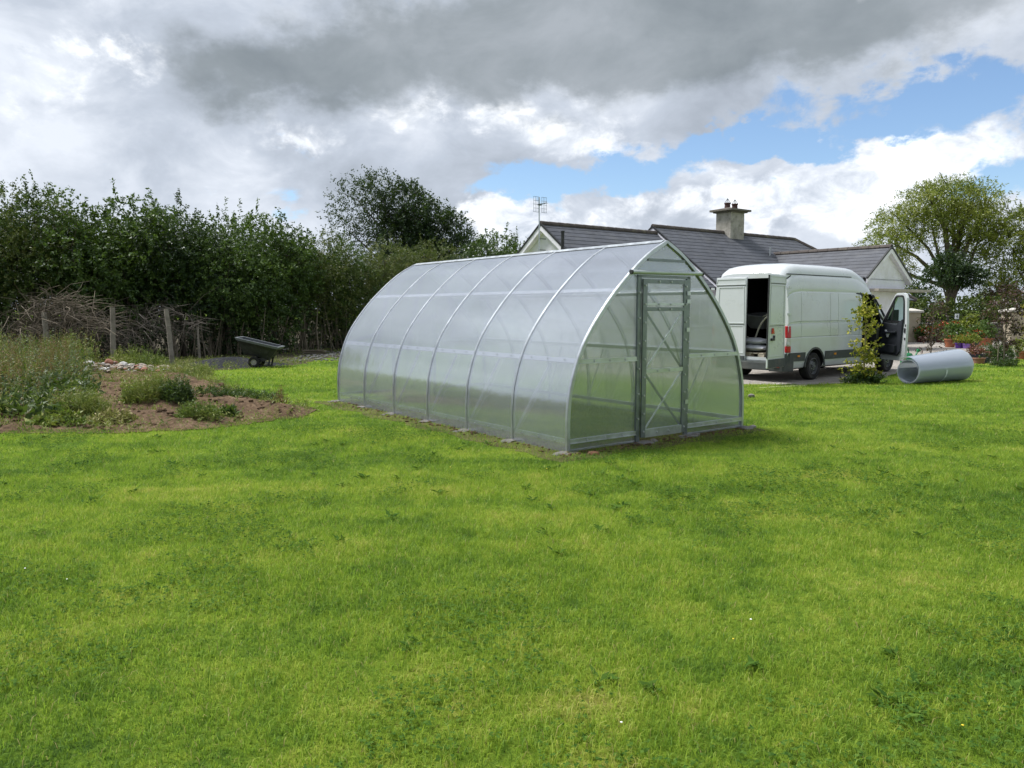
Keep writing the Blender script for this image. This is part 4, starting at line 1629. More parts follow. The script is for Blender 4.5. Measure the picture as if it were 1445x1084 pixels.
# open driver's door: its own frame has u along the door from the hinge, v outward from the van
dd = bpy.data.objects.new('driver_door', None)
COL.objects.link(dd)
dd.parent = van
dd.location = (3.14, -0.985, 0)
dd.rotation_euler = (0, 0, R(180 + 57))
outer = [(0.00, 0.40), (0.06, 0.36), (0.96, 0.36), (1.01, 0.44), (1.04, 1.25), (1.00, 1.88), (0.93, 1.985), (0.86, 2.0), (0.60, 2.0), (0.52, 1.96), (0.02, 1.30)]
inner = [(0.30, 1.30), (0.30, 1.30), (0.88, 1.30), (0.93, 1.32), (0.945, 1.36), (0.915, 1.80), (0.88, 1.90), (0.82, 1.925), (0.62, 1.925), (0.57, 1.89), (0.17, 1.33)]
dm = MB()
dm.ring([(u, 0.0, z) for u, z in outer], [(u, 0.0, z) for u, z in inner], (0, 0.06, 0))
part('door_shell', dm, van_paint, dd, bevel=0.008)
gm = MB()
gm.prism([(u, 0.03, z) for u, z in [(0.18, 1.30), (0.94, 1.30), (0.915, 1.80), (0.88, 1.90), (0.82, 1.92), (0.62, 1.92), (0.57, 1.885)]], (0, 0.005, 0))
part('door_window', gm, glass_m, dd)
fr = MB()
fo = [(u, -0.002, z) for u, z in [(0.06, 1.28), (0.95, 1.28), (0.955, 1.40), (0.925, 1.82), (0.885, 1.925), (0.82, 1.945), (0.61, 1.945), (0.55, 1.905)]]
fi = [(u, -0.002, z) for u, z in [(0.22, 1.33), (0.90, 1.33), (0.915, 1.40), (0.895, 1.80), (0.865, 1.885), (0.81, 1.90), (0.63, 1.90), (0.585, 1.875)]]
fr.ring(fo, fi, (0, -0.02, 0))
fr.bar((0.46, -0.012, 1.32), (0.52, -0.012, 1.80), 0.035, 0.022, (0, 1, 0))
part('window_seal', fr, black_plastic, dd)
tr = MB()
tr.prism([(u, -0.001, z) for u, z in [(0.04, 0.60), (0.10, 0.50), (0.76, 0.48), (0.86, 0.58), (0.90, 1.0), (0.94, 1.38), (0.70, 1.24), (0.10, 1.29), (0.04, 1.2)]], (0, -0.05, 0))
trim = part('door_trim', tr, principled('door_trim', (0.020, 0.024, 0.032), 0.7, 0, 0.25, 6, 0.05, 60), dd, bevel=0.015)
pk = MB()
pk.prism([(u, -0.052, z) for u, z in [(0.10, 0.56), (0.72, 0.55), (0.76, 0.74), (0.12, 0.76)]], (0, -0.06, 0))
pk.bar((0.25, -0.085, 1.02), (0.74, -0.085, 1.06), 0.05, 0.05, (0, 1, 0))
part('door_pocket', pk, MATS['door_trim'], trim, bevel=0.012)
wr_ = MB()
wr_.blob((0.40, -0.07, 0.99), 0.075, 3, 2, (0.8, 0.25, 1.0), 0.3)
wr_.blob((0.31, -0.065, 1.07), 0.05, 4, 1, (1.0, 0.25, 0.7), 0.3)
part('paper_scrap', wr_, principled('white_paper', (0.70, 0.72, 0.74), 0.8), trim)
lk = MB()
lk.box((0.985, -0.004, 1.10), (0.05, 0.02, 0.11))
lk.box((1.0, -0.004, 1.22), (0.03, 0.015, 0.05))
lk.box((0.99, -0.004, 0.90), (0.04, 0.015, 0.05))
part('door_latch', lk, black_plastic, dd)
mr = MB()
mr.box((0.22, 0.17, 1.42), (0.10, 0.24, 0.36))
mr.bar((0.16, 0.03, 1.33), (0.2, 0.12, 1.36), 0.05, 0.05)
part('door_mirror', mr, black_plastic, dd, bevel=0.02)

# things lying in the back of the van


def vanp(x, y, z):
    c, s = math.cos(VTH), math.sin(VTH)
    return (6.26 + x * c - y * s, 18.24 + x * s + y * c, z)


pal = thing('pallet', 'cream wooden pallet on the van floor under the white sacks', 'pallet', vanp(-0.55, 0.10, 0.475), VTH)
cream = principled('cream_timber', (0.50, 0.44, 0.34), 0.85, 0, 0.2, 6, 0.2, 40, 0.2, (0.2, 0.17, 0.13), 4, 0.4)
for k in range(6):
    part('plank', MB().box((0, -0.37 + 0.148 * k, 0.135), (0.95, 0.11, 0.02)), cream, pal)
for y in (-0.37, -0.02, 0.37):
    for x in (-0.40, 0.0, 0.40):
        part('block', MB().box((x, y, 0.072), (0.14, 0.16, 0.10)), cream, pal)
part('bottom_board', MB().box((-0.40, 0, 0.011), (0.12, 0.9, 0.02)), cream, pal)


def sack(loc, rz, label, seed):
    rows = []
    rr = random.Random(seed)
    nu, nv = 14, 10
    for i in range(nu + 1):
        row = []
        for j in range(nv):
            a = 2 * math.pi * j / nv
            u = i / nu
            e = max(0.12, math.sin(math.pi * min(max(u, 0.04), 0.96))) ** 0.45
            row.append(((u - 0.5) * 0.74, math.cos(a) * 0.25 * (0.75 + 0.25 * e) * (1 + rr.uniform(-.05, .05)), 0.085 + math.sin(a) * 0.083 * e * (1 + rr.uniform(-.14, .14))))
        rows.append(row)
    m = MB().grid(rows, 0, close=True)
    m.f.append(tuple(range(nv)))
    m.mi.append(0)
    b = nu * nv
    m.f.append(tuple(b + k for k in range(nv - 1, -1, -1)))
    m.mi.append(0)
    return single('sack', m, principled('white_sack', (0.60, 0.62, 0.66), 0.55, 0, 0.08, 8, 0.3, 14), label, 'sack', loc, rz, 'white sacks in the van', True)


sack(vanp(-0.72, 0.10, 0.635), VTH + 1.5, 'plump white plastic sack lying directly on the pallet in the van', 1)
sack(vanp(-0.64, 0.14, 0.785), VTH + 1.35, 'white plastic sack lying on top of the other sack in the van', 2)
tb_ = thing('wheelbarrow', 'grey wheelbarrow lying tilted behind the sacks in the van with bent tube handles', 'wheelbarrow', vanp(0.05, 0.10, 0.475), VTH)
tm = MB()
o_ = [(-0.45, -0.02, 0.95), (-0.45, 0.62, 1.0), (0.40, 0.62, 1.05), (0.40, -0.02, 1.0)]
b_ = [(-0.25, 0.12, 0.66), (-0.25, 0.48, 0.68), (0.25, 0.48, 0.70), (0.25, 0.12, 0.68)]
for k in range(4):
    j = (k + 1) % 4
    tm.add([o_[k], o_[j], b_[j], b_[k]], [(0, 1, 2, 3)])
    tm.tube([o_[k], o_[j]], 0.016, 6)
tm.add(b_, [(0, 1, 2, 3)])
part('tray', tm, principled('grey_tray', (0.22, 0.23, 0.235), 0.6, 0, 0.2, 6), tb_)
hm_ = MB()
hm_.tube(catmull([(-0.62, -0.52, 1.10), (-0.50, -0.28, 1.0), (-0.48, -0.06, 0.86), (-0.48, 0.02, 0.62), (-0.46, 0.10, 0.45), (-0.42, 0.28, 0.42), (-0.36, 0.36, 0.50)]).tolist() if False else [(-0.86, -0.40, 0.98), (-0.80, -0.28, 0.93), (-0.74, -0.15, 0.83), (-0.70, -0.06, 0.72), (-0.68, 0.0, 0.60), (-0.66, 0.06, 0.47), (-0.63, 0.15, 0.41), (-0.60, 0.26, 0.41), (-0.56, 0.34, 0.48)], 0.02, 8)
hm_.tube([(-0.45, 0.02, 0.96), (-0.5, -0.10, 0.99), (-0.52, -0.20, 1.06)], 0.015, 6)
part('handle', hm_, principled('cream_tube', (0.62, 0.59, 0.50), 0.5), tb_, True)
crate = thing('crate', 'dark blue plastic crate of tools at the back of the van load', 'crate', vanp(-0.1, -0.52, 0.475), VTH)
cm = MB()
cm.ring([(-0.25, -0.2, 0), (0.25, -0.2, 0), (0.25, 0.2, 0), (-0.25, 0.2, 0)], [(-0.23, -0.18, 0), (0.23, -0.18, 0), (0.23, 0.18, 0), (-0.23, 0.18, 0)], (0, 0, 0.42))
cm.box((0, 0, 0.011), (0.46, 0.36, 0.02))
part('shell', cm, principled('navy_plastic', (0.03, 0.05, 0.09), 0.5), crate)
tl_ = MB()
for k in range(6):
    a = random.uniform(-0.3, 0.3)
    tl_.bar((-0.15 + 0.06 * k, -0.1 + 0.03 * k, 0.05), (-0.15 + 0.06 * k + a, 0.0, 0.62 + 0.04 * k), 0.025, 0.025)
part('tool_shafts', tl_, principled('tool_grey', (0.25, 0.26, 0.28), 0.5), crate)


# ------------------------------------------------------------------ trees
def crown(seed, lobes, nspray, nleaf, L, W, slen, up=0.35, inner=0.55, flat=0.3, droop=0.0, shoots=0, shoot_len=1.0):
    """leaf sprays spread through a union of lobes; returns leaf quads"""
    r = np.random.default_rng(seed)
    lb = np.array(lobes, float)
    wgt = lb[:, 3] * lb[:, 4] + lb[:, 5] * lb[:, 3]
    k = r.choice(len(lb), nspray, p=wgt / wgt.sum())
    d = unit(r.normal(size=(nspray, 3)))
    rad = inner + (1 - inner) * r.random(nspray) ** 0.6
    rad *= 0.86 + 0.3 * r.random(nspray)
    o = lb[k, :3] + d * lb[k, 3:6] * rad[:, None]
    dirs = unit(d + r.normal(size=(nspray, 3)) * 0.55 + np.array([0, 0, up]))
    ln = slen * (0.5 + r.random(nspray))
    if shoots:
        top = np.argsort(-o[:, 2])[:max(shoots * 6, 10)]
        sel = r.choice(top, shoots)
        o = np.concatenate([o, np.repeat(o[sel], 3, 0)])
        sdir = unit(np.stack([r.normal(size=shoots) * 0.18, r.normal(size=shoots) * 0.18, np.ones(shoots)], 1))
        dirs = np.concatenate([dirs, np.repeat(sdir, 3, 0)])
        ln = np.concatenate([ln, np.repeat(shoot_len * (0.6 + 0.7 * r.random(shoots)), 3)])
    n = len(o)
    t = r.random((n, nleaf))
    P = o[:, None, :] + dirs[:, None, :] * (ln[:, None] * t)[:, :, None] - np.array([0, 0, 1.0]) * (droop * t ** 2 * ln[:, None])[:, :, None]
    P = P + r.normal(size=P.shape) * slen * 0.07
    D = dirs[:, None, :] * 0.55 + r.normal(size=P.shape) * 0.7 + np.array([0, 0, -droop])
    P, D = P.reshape(-1, 3), D.reshape(-1, 3)
    m = len(P)
    LL = L * (0.6 + 0.8 * r.random(m))
    return leaf_quads(P, D, LL, W * LL / L, r, flat)


def limbs(seed, lobes, base_r, stems=1, spread=0.25, fork=0.35, twigs=2, wob=0.12):
    """tapered trunk(s) and limbs that reach into the lobes"""
    rr = random.Random(seed)
    m = MB()
    for s in range(stems):
        bx, by = (rr.uniform(-spread, spread), rr.uniform(-spread, spread)) if stems > 1 else (0, 0)
        mine = [l for i, l in enumerate(lobes) if i % stems == s]
        if not mine:
            continue
        cz = sum(l[2] for l in mine) / len(mine)
        cx_ = sum(l[0] for l in mine) / len(mine)
        cy_ = sum(l[1] for l in mine) / len(mine)
        br = base_r * (1 if stems == 1 else rr.uniform(0.5, 0.9))
        zf = cz * fork
        F = Vector((bx + (cx_ - bx) * fork * 0.5 + rr.uniform(-wob, wob), by + (cy_ - by) * fork * 0.5, zf))
        m.tube([(bx, by, -0.05), (bx + rr.uniform(-wob, wob) * 0.4, by, zf * 0.35), Vector((bx, by, 0)).lerp(F, 0.8) + Vector((rr.uniform(-wob, wob) * 0.4, 0, 0)), F], [br * 1.35, br, br * 0.85, br * 0.78], 8)
        for l in mine:
            T = Vector(l[:3]) + Vector((0, 0, l[5] * 0.35))
            mid = F.lerp(T, 0.5) + Vector((rr.uniform(-.3, .3), rr.uniform(-.3, .3), rr.uniform(-0.1, 0.35))) * (T - F).length * 0.35
            pts = [F, F.lerp(mid, 0.55) + Vector((0, 0, 0.04)), mid, mid.lerp(T, 0.6), T]
            lr = br * rr.uniform(0.42, 0.6)
            m.tube(pts, [lr, lr * 0.8, lr * 0.6, lr * 0.4, lr * 0.15], 6)
            for q in range(twigs):
                a = pts[2].lerp(pts[4], rr.random())
                dd_ = Vector((rr.gauss(0, 1), rr.gauss(0, 1), rr.gauss(0.35, 0.8))).normalized()
                b = a + dd_ * max(l[3], l[5]) * rr.uniform(0.6, 1.05)
                m.tube([a, a.lerp(b, 0.5) + Vector((rr.uniform(-.08, .08), rr.uniform(-.08, .08), 0.05)), b], [lr * 0.32, lr * 0.2, lr * 0.07], 5)
    return m


hedge_leaf = leafmat('hedge_leaf', [(0.12, (0.020, 0.044, 0.011)), (0.45, (0.048, 0.094, 0.018)), (0.72, (0.090, 0.148, 0.028)), (0.95, (0.15, 0.21, 0.05))], 0.22, 0.5, 0.4, 0.8)
thorn_leaf = leafmat('thorn_leaf', [(0.12, (0.034, 0.052, 0.012)), (0.45, (0.072, 0.098, 0.020)), (0.72, (0.120, 0.138, 0.032)), (0.95, (0.18, 0.165, 0.055))], 0.22, 0.55, 0.5, 0.9)
dark_leaf = leafmat('dark_leaf', [(0.12, (0.009, 0.022, 0.009)), (0.5, (0.020, 0.044, 0.014)), (0.9, (0.042, 0.078, 0.022))], 0.18, 0.45, 0.35, 0.9)
willow_leaf = leafmat('willow_leaf', [(0.1, (0.10, 0.135, 0.024)), (0.45, (0.20, 0.235, 0.036)), (0.75, (0.29, 0.315, 0.055)), (0.95, (0.38, 0.38, 0.10))], 0.32, 0.5, 0.45, 0.5)


def hedge_lobes(seed, w, h, n=11, z0=1.0):
    rr = random.Random(seed)
    out = []
    for i in range(n):
        q = (i / (n - 1)) ** 0.72
        z = z0 + 0.2 + (h - z0 - 0.9) * q + rr.uniform(-0.2, 0.2)
        wz = w * (0.62 + 0.38 * math.sin(math.pi * min(0.95, 0.2 + 0.72 * q)))
        r = rr.uniform(0.85, 1.3)
        out.append((rr.uniform(-1, 1) * (wz - r * 0.7), rr.uniform(-0.9, 0.9) * (wz * 0.8 - r * 0.6), z, r * 1.12, r * 1.05, r * rr.uniform(0.75, 1.0)))
    return out


HSPEC = [  # seed, width, height, leaf material, shoots, leaf length
    (11, 2.3, 5.4, hedge_leaf, 4, 0.095), (12, 2.3, 5.0, hedge_leaf, 5, 0.085), (13, 2.2, 4.6, thorn_leaf, 2, 0.065), (14, 2.4, 5.2, dark_leaf, 3, 0.08), (15, 2.2, 4.8, hedge_leaf, 3, 0.10)]
hv = []
for sd_, w_, h_, mt, sh, ll in HSPEC:
    lb = hedge_lobes(sd_, w_, h_, 15)
    hv.append((fast_mesh('crown', crown(sd_, lb, 2700, 14, ll, ll * 0.55, 0.28, 0.22, 0.66, 0.7, 0.12, sh, 0.75), 4, mt),
               limbs(sd_, lb, 0.11, 4, 0.55, 0.45).mesh('trunk', bark, True), h_))


def plant_tree(v, x, y, h, rz, name, label, group, wscale=1.0):
    me_c, me_t, h0 = hv[v]
    t = thing(name, label, 'tree', (x, y, 0), rz, group)
    s = h / (h0 + 0.45)
    t.scale = (s * wscale, s * wscale, s)
    link('crown', me_c, t)
    link('trunk', me_t, t)
    return t


HG = 'trees of the dark hedgerow along the left boundary'
row = [  # variant, x, y, height, label
    (0, -20.3, 24.4, 5.8, 'hedgerow tree cut by the left edge of the picture, behind the tall weeds'),
    (1, -18.0, 24.6, 6.0, 'tallest bushy hedgerow tree at the left end with upright leafy shoots'),
    (2, -16.2, 25.6, 5.7, 'brownish green hedgerow tree behind the leftmost fence post'),
    (0, -14.3, 25.5, 5.6, 'leafy green hedgerow tree rising above the heap of dead brushwood'),
    (4, -12.6, 26.4, 5.3, 'hedgerow tree with large pale leaves behind the middle wooden fence post'),
    (3, -11.5, 27.0, 5.2, 'very dark leaved hedgerow tree behind the rightmost wooden fence post'),
    (1, -10.4, 27.9, 5.1, 'green hedgerow tree with a row of upright shoots left of the dump cart'),
    (4, -9.2, 29.4, 5.1, 'large leaved hedgerow tree directly behind the dump cart'),
    (2, -8.3, 31.4, 4.9, 'olive hedgerow tree overhanging the bare ground right of the dump cart'),
    (0, -7.2, 33.0, 4.6, 'green hedgerow tree behind the rear left corner of the greenhouse'),
    (2, -5.6, 34.4, 4.8, 'brownish hawthorn in the hedgerow below the tall ragged tree'),
    (2, -3.9, 35.8, 5.0, 'broad hawthorn with brown tinge above the middle of the greenhouse roof'),
    (3, -2.4, 37.2, 4.6, 'dark bush of the hedgerow just right of the tall ragged tree'),
    (4, -0.9, 39.0, 5.3, 'hedgerow tree with white blossom specks left of the house gable'),
    (0, 1.0, 41.2, 5.5, 'hedgerow tree half hidden by the white house gable'),
]
for i, (v, x, y, h, lb) in enumerate(row):
    plant_tree(v, x, y, h, i * 2.3 + 0.4, 'hedgerow_tree', lb, HG)
back = [(3, -23.5, 27.5, 5.2, 'dark tree of the second row at the far left behind the hedgerow'), (3, -19.2, 28.4, 5.0, 'dark tree of the second row behind the tallest hedgerow tree'), (3, -15.6, 29.2, 4.9, 'dark tree of the second row behind the brushwood heap'),
        (3, -12.2, 31.0, 4.5, 'dark tree of the second row behind the wooden fence posts'), (3, -9.6, 34.4, 4.5, 'dark tree of the second row behind the dump cart'), (3, -6.4, 38.0, 4.7, 'dark tree of the second row below the tall ragged tree'), (3, -2.0, 41.5, 4.8, 'dark tree of the second row left of the house')]
for i, (v, x, y, h, lb) in enumerate(back):
    plant_tree(v, x, y, h, i * 1.7, 'hedgerow_tree', lb, HG, 1.25)

# white blossom specks on the bush left of the house
mb = MB()
for i in range(60):
    a = random.uniform(0, 6.28)
    mb.blob((-0.9 + 1.7 * math.cos(a) * random.random() ** 0.5, 37.6 + random.uniform(-0.2, 0.5), random.uniform(3.2, 4.6)), random.uniform(0.03, 0.06), i, 1, (1, 1, 0.7), 0.3)
single('blossom', mb, white_fl, None, None, kind='stuff')

# the tall ragged tree behind the hedgerow
lb = [(-2.3, 0, 7.2, 1.2, 1.2, 1.1), (-2.9, 0.3, 5.6, 0.9, 0.9, 1.0), (-1.0, -0.2, 7.7, 1.2, 1.1, 0.9), (0.3, 0.2, 7.1, 1.4, 1.3, 1.0), (1.3, 0, 6.3, 1.5, 1.4, 1.1), (2.4, 0.1, 5.4, 1.4, 1.3, 1.2), (0.2, 0, 5.4, 1.7, 1.5, 1.2), (-1.2, 0, 5.9, 1.2, 1.2, 1.1), (3.2, 0, 4.4, 1.2, 1.1, 1.1), (1.0, 0, 4.2, 1.8, 1.5, 1.2)]
t = thing('ragged_tree', 'tall dark ragged tree with thin feathery crown standing above the hedgerow', 'tree', (-6.1, 42.0, 0), 0)
c1 = crown(31, [l for l in lb if l[0] < -0.5], 520, 13, 0.12, 0.06, 0.8, 0.5, 0.3, 0.2, 0.1, 14, 0.9)
c2 = crown(32, [l for l in lb if l[0] >= -0.5], 2600, 13, 0.13, 0.07, 0.6, 0.4, 0.5, 0.2, 0.1, 12, 0.7)
link('crown', fast_mesh('crown', np.concatenate([c1, c2]), 4, dark_leaf), t)
part('trunk', limbs(33, lb, 0.22, 2, 0.5, 0.5, 5), bark, t, True)

# undergrowth, pale stems and dead brush along the foot of the hedgerow
pts = [(-22, 23.6), (-18, 23.4), (-14.3, 24.2), (-11.4, 25.8), (-9.6, 28.0), (-8.2, 30.5), (-6.8, 32.6), (-4.5, 34.6), (-1.5, 38.0)]


def along(t):
    t = t * (len(pts) - 1)
    i = min(int(t), len(pts) - 2)
    f = t - i
    return pts[i][0] + (pts[i + 1][0] - pts[i][0]) * f, pts[i][1] + (pts[i + 1][1] - pts[i][1]) * f


stem_m = principled('pale_stem', (0.13, 0.11, 0.075), 0.9, 0, 0.35, 6)
mb = MB()
for i in range(420):
    x, y = along(random.random() * 0.8)
    x += random.gauss(0.2, 0.5)
    y += random.gauss(0.3, 0.5)
    h = random.uniform(0.7, 2.0)
    lx_, ly_ = random.gauss(0, 0.25), random.gauss(0, 0.2)
    r0 = random.choice([0.010, 0.014, 0.02, 0.03])
    mb.tube([(x, y, -0.02), (x + lx_ * 0.5 + random.gauss(0, .06), y + ly_ * 0.5, h * 0.5), (x + lx_, y + ly_, h)], [r0, r0 * 0.8, r0 * 0.4], 4, caps=False)
single('hedge_stems', mb, stem_m, None, None, kind='stuff')
lbs = []
for i in range(46):
    x, y = along(i / 46)
    r = random.uniform(0.35, 0.75)
    lbs.append((x + random.gauss(0, 0.3), y + random.gauss(0.5, 0.35), random.uniform(0.15, 0.9), r * 1.3, r, r))
o = link('undergrowth', fast_mesh('undergrowth', crown(77, lbs, 1500, 10, 0.10, 0.055, 0.4, 0.3, 0.5, 0.4), 4, dark_leaf))
tag(o, 'dark leafy undergrowth along the foot of the hedgerow', None, None, 'stuff')

brush_m = principled('dead_twigs', (0.125, 0.100, 0.068), 0.9, 0, 0.4, 5)
brush_d = principled('dark_twigs', (0.05, 0.041, 0.031), 0.9, 0, 0.4, 5)


def brushheap(label, x0, x1, y0, z0, z1, n, mat, seed, lmax=1.3):
    rr = random.Random(seed)
    mb = MB()
    for i in range(n):
        u = rr.random()
        x = x0 + (x1 - x0) * u
        arch_z = z0 + (z1 - z0) * math.sin(math.pi * u) ** 0.6 * rr.random() ** 0.7
        p = Vector((x, y0 + rr.gauss(0, 0.35), max(0.05, arch_z)))
        a = rr.uniform(0, 6.28)
        d = Vector((math.cos(a), math.sin(a) * 0.6, rr.gauss(0.05, 0.55))).normalized()
        l = rr.uniform(0.35, lmax)
        q = p + d * l
        q.z = max(0.03, q.z - 0.15 * l)
        md_ = p.lerp(q, 0.5) + Vector((rr.gauss(0, .08), rr.gauss(0, .08), 0.10 * l))
        r0 = rr.choice([0.004, 0.005, 0.006, 0.008, 0.012])
        mb.tube([p, md_, q], [r0, r0 * 0.8, r0 * 0.4], 3, caps=False)
    return single('brushwood', mb, mat, label, None, kind='stuff')


brushheap('heap of pale dead brushwood between the wooden posts', -14.0, -11.5, 21.9, 0.9, 2.05, 560, brush_m, 1, 1.1)
brushheap('dark tangle of dead twigs right of the brushwood heap', -11.2, -9.3, 22.5, 0.9, 1.75, 170, brush_d, 2, 1.3)
brushheap('dark tangle of dead twigs right of the brushwood heap', -14.6, -11.2, 22.5, 0.3, 1.6, 380, brush_d, 3, 1.2)

# old fence posts
post_m = principled('old_post', (0.235, 0.21, 0.17), 0.95, 0, 0.3, 5, 0.6, 24, 0.2, (0.12, 0.11, 0.08), 4, 0.6)


def fpost(x, y, h, r, tx, ty, label, seed):
    rr = random.Random(seed)
    m = MB()
    k = 6
    m.tube([(tx * i / k + rr.uniform(-.012, .012), ty * i / k, h * i / k - 0.05 * (i == 0)) for i in range(k + 1)], [r * (1.08 - 0.16 * i / k) * rr.uniform(0.94, 1.06) for i in range(k + 1)], 9)
    return single('fence_post', m, post_m, label, 'fence post', (x, y, 0), 0, 'old wooden fence posts by the hedgerow', True)


fpost(-12.86, 21.35, 1.52, 0.07, -0.10, 0.03, 'leftmost old wooden fence post, half sunk in tall weeds below the brushwood', 1)
fpost(-11.05, 21.3, 1.66, 0.07, 0.03, 0.0, 'upright wooden fence post standing behind the white rubble', 2)
fpost(-9.62, 21.75, 1.62, 0.066, -0.13, 0.05, 'wooden fence post leaning left between the rubble and the dump cart', 3)
fpost(-10.25, 25.2, 1.05, 0.04, -0.03, 0.0, 'thin wooden stake in the shade left of the dump cart', 4)
fpost(-7.35, 32.2, 1.7, 0.05, 0.02, 0.0, 'thin distant wooden stake near the rear left corner of the greenhouse', 5)

# ------------------------------------------------------------------ weeds on the rough ground
weed_a = leafmat('weed_green', [(0.1, (0.060, 0.110, 0.020)), (0.4, (0.145, 0.195, 0.038)), (0.7, (0.26, 0.275, 0.065)), (0.95, (0.38, 0.35, 0.14))], 0.3, 0.6, 0.5, 1.0)
weed_b = leafmat('weed_seed', [(0.1, (0.10, 0.050, 0.024)), (0.45, (0.19, 0.105, 0.05)), (0.8, (0.27, 0.18, 0.09)), (0.95, (0.30, 0.27, 0.14))], 0.25, 0.7, 0.4, 1.2)
weed_c = leafmat('weed_dark', [(0.1, (0.020, 0.045, 0.012)), (0.5, (0.045, 0.085, 0.020)), (0.9, (0.085, 0.130, 0.035))], 0.25, 0.5, 0.3, 1.2)


def weeds(P, hts, r, nl=16, L=0.07, W=0.014, spread=0.25, stemw=0.006, wide=1.0):
    """stems with narrow leaves along them; P (n,2) or (n,3) feet"""
    n = len(P)
    z0 = P[:, 2] if P.shape[1] > 2 else np.zeros(n)
    az = r.random(n) * 2 * np.pi
    ln = spread * (0.3 + r.random(n))
    tipd = np.stack([np.cos(az) * ln, np.sin(az) * ln, np.ones(n)], 1)
    base = np.stack([P[:, 0], P[:, 1], z0], 1)
    tip = base + tipd * hts[:, None]
    fa = r.random(n) * 2 * np.pi
    sd = np.stack([np.cos(fa), np.sin(fa), np.zeros(n)], 1) * stemw * 0.5
    st = np.stack([base - sd, base + sd, tip + sd * 0.3, tip - sd * 0.3], 1).reshape(-1, 3)
    t = r.random((n, nl)) ** 0.8
    Q = base[:, None, :] + (tip - base)[:, None, :] * t[:, :, None] + r.normal(size=(n, nl, 3)) * 0.012 * wide
    D = r.normal(size=(n, nl, 3)) * np.array([1, 1, 0.5]) + np.array([0, 0, 0.75])
    LL = (L * (0.5 + r.random((n, nl))) * (1.15 - 0.6 * t)).reshape(-1)
    lv = leaf_quads(Q.reshape(-1, 3), D.reshape(-1, 3), LL, LL * W / L, r)
    return np.concatenate([st, lv])


def weed_clump(label, x, y, rx, ry, n, h, mat, seed, nl=14, L=0.07, W=0.014, name='weed_clump', zfun=None):
    r = np.random.default_rng(seed)
    a, q = r.random(n) * 2 * np.pi, np.sqrt(r.random(n))
    P = np.stack([np.cos(a) * q * rx, np.sin(a) * q * ry], 1)
    z = np.array([(zfun(x + p[0], y + p[1]) if zfun else 0.0) - 0.01 for p in P])
    ht = h * (1 - 0.45 * q ** 2) * (0.55 + 0.6 * r.random(n))
    o = link(name, fast_mesh(name, weeds(np.concatenate([P, z[:, None]], 1), ht, r, nl, L, W), 4, mat))
    o.location = (x, y, 0)
    return tag(o, label, 'weeds', 'clumps of tall weeds on the dug ground')


# mass of tall weeds at the left
r = np.random.default_rng(91)
n = 7600
x = -5.6 - 12 * r.random(n)
y = 10.7 + 10.1 * r.random(n)
edge = -0.555 * y - 0.1 + 1.6 * (fbm(x + 40, y, 0.9, 3, 3) - 0.5)
ok = (x < edge) & (fbm(x + 60, y, 0.8, 9, 3) > 0.33)
x, y = x[ok], y[ok]
h = (0.22 + 0.55 * fbm(x + 60, y, 0.7, 15, 3) + 0.055 * (y - 11) + 0.45 * np.clip((-0.575 * y - 1.0 - x) / 2.0, 0, 1)) * (0.7 + 0.5 * r.random(len(x)))
sp = fbm(x + 90, y, 0.75, 61, 3) + 0.10 * r.normal(size=len(x))
weed_g = leafmat('weed_grey', [(0.1, (0.07, 0.105, 0.050)), (0.45, (0.145, 0.185, 0.095)), (0.75, (0.23, 0.26, 0.155)), (0.95, (0.32, 0.33, 0.25))], 0.25, 0.7, 0.5, 1.3)
ms = sp < 0.49
o = link('tall_weeds', fast_mesh('tall_weeds', weeds(np.stack([x[ms], y[ms]], 1), h[ms], r, 15, 0.085, 0.018, 0.3), 4, weed_a))
tag(o, 'mass of tall green weeds covering the rough ground at the left', None, None, 'stuff')
ms = (sp >= 0.49) & (sp < 0.60)
o = link('grey_weeds', fast_mesh('grey_weeds', weeds(np.stack([x[ms], y[ms]], 1), h[ms] * 0.9, r, 14, 0.11, 0.03, 0.25), 4, weed_g))
tag(o, 'grey green thistly weeds among the tall green ones', None, None, 'stuff')
ms = sp >= 0.60
o = link('broad_weeds', fast_mesh('broad_weeds', weeds(np.stack([x[ms], y[ms]], 1), h[ms] * 0.6, r, 12, 0.16, 0.07, 0.5), 4, weed_c))
tag(o, 'darker broad leaved weeds among the tall ones', None, None, 'stuff')
sel = r.random(len(x)) < 0.45
xx, yy = x[sel] + r.normal(size=sel.sum()) * 0.2, y[sel] + r.normal(size=sel.sum()) * 0.2
brown = (fbm(xx + 60, yy, 0.55, 33, 3) + 0.12 * np.exp(-((xx / yy + 0.585) / 0.035) ** 2) * (yy > 13)) > 0.49
xx, yy = xx[brown], yy[brown]
o = link('seeding_docks', fast_mesh('seeding_docks', weeds(np.stack([xx, yy], 1), 0.75 + 0.4 * r.random(len(xx)), r, 22, 0.04, 0.02, 0.2, 0.008, 2.0), 4, weed_b))
tag(o, 'brown seed heads of docks among the tall weeds', None, None, 'stuff')

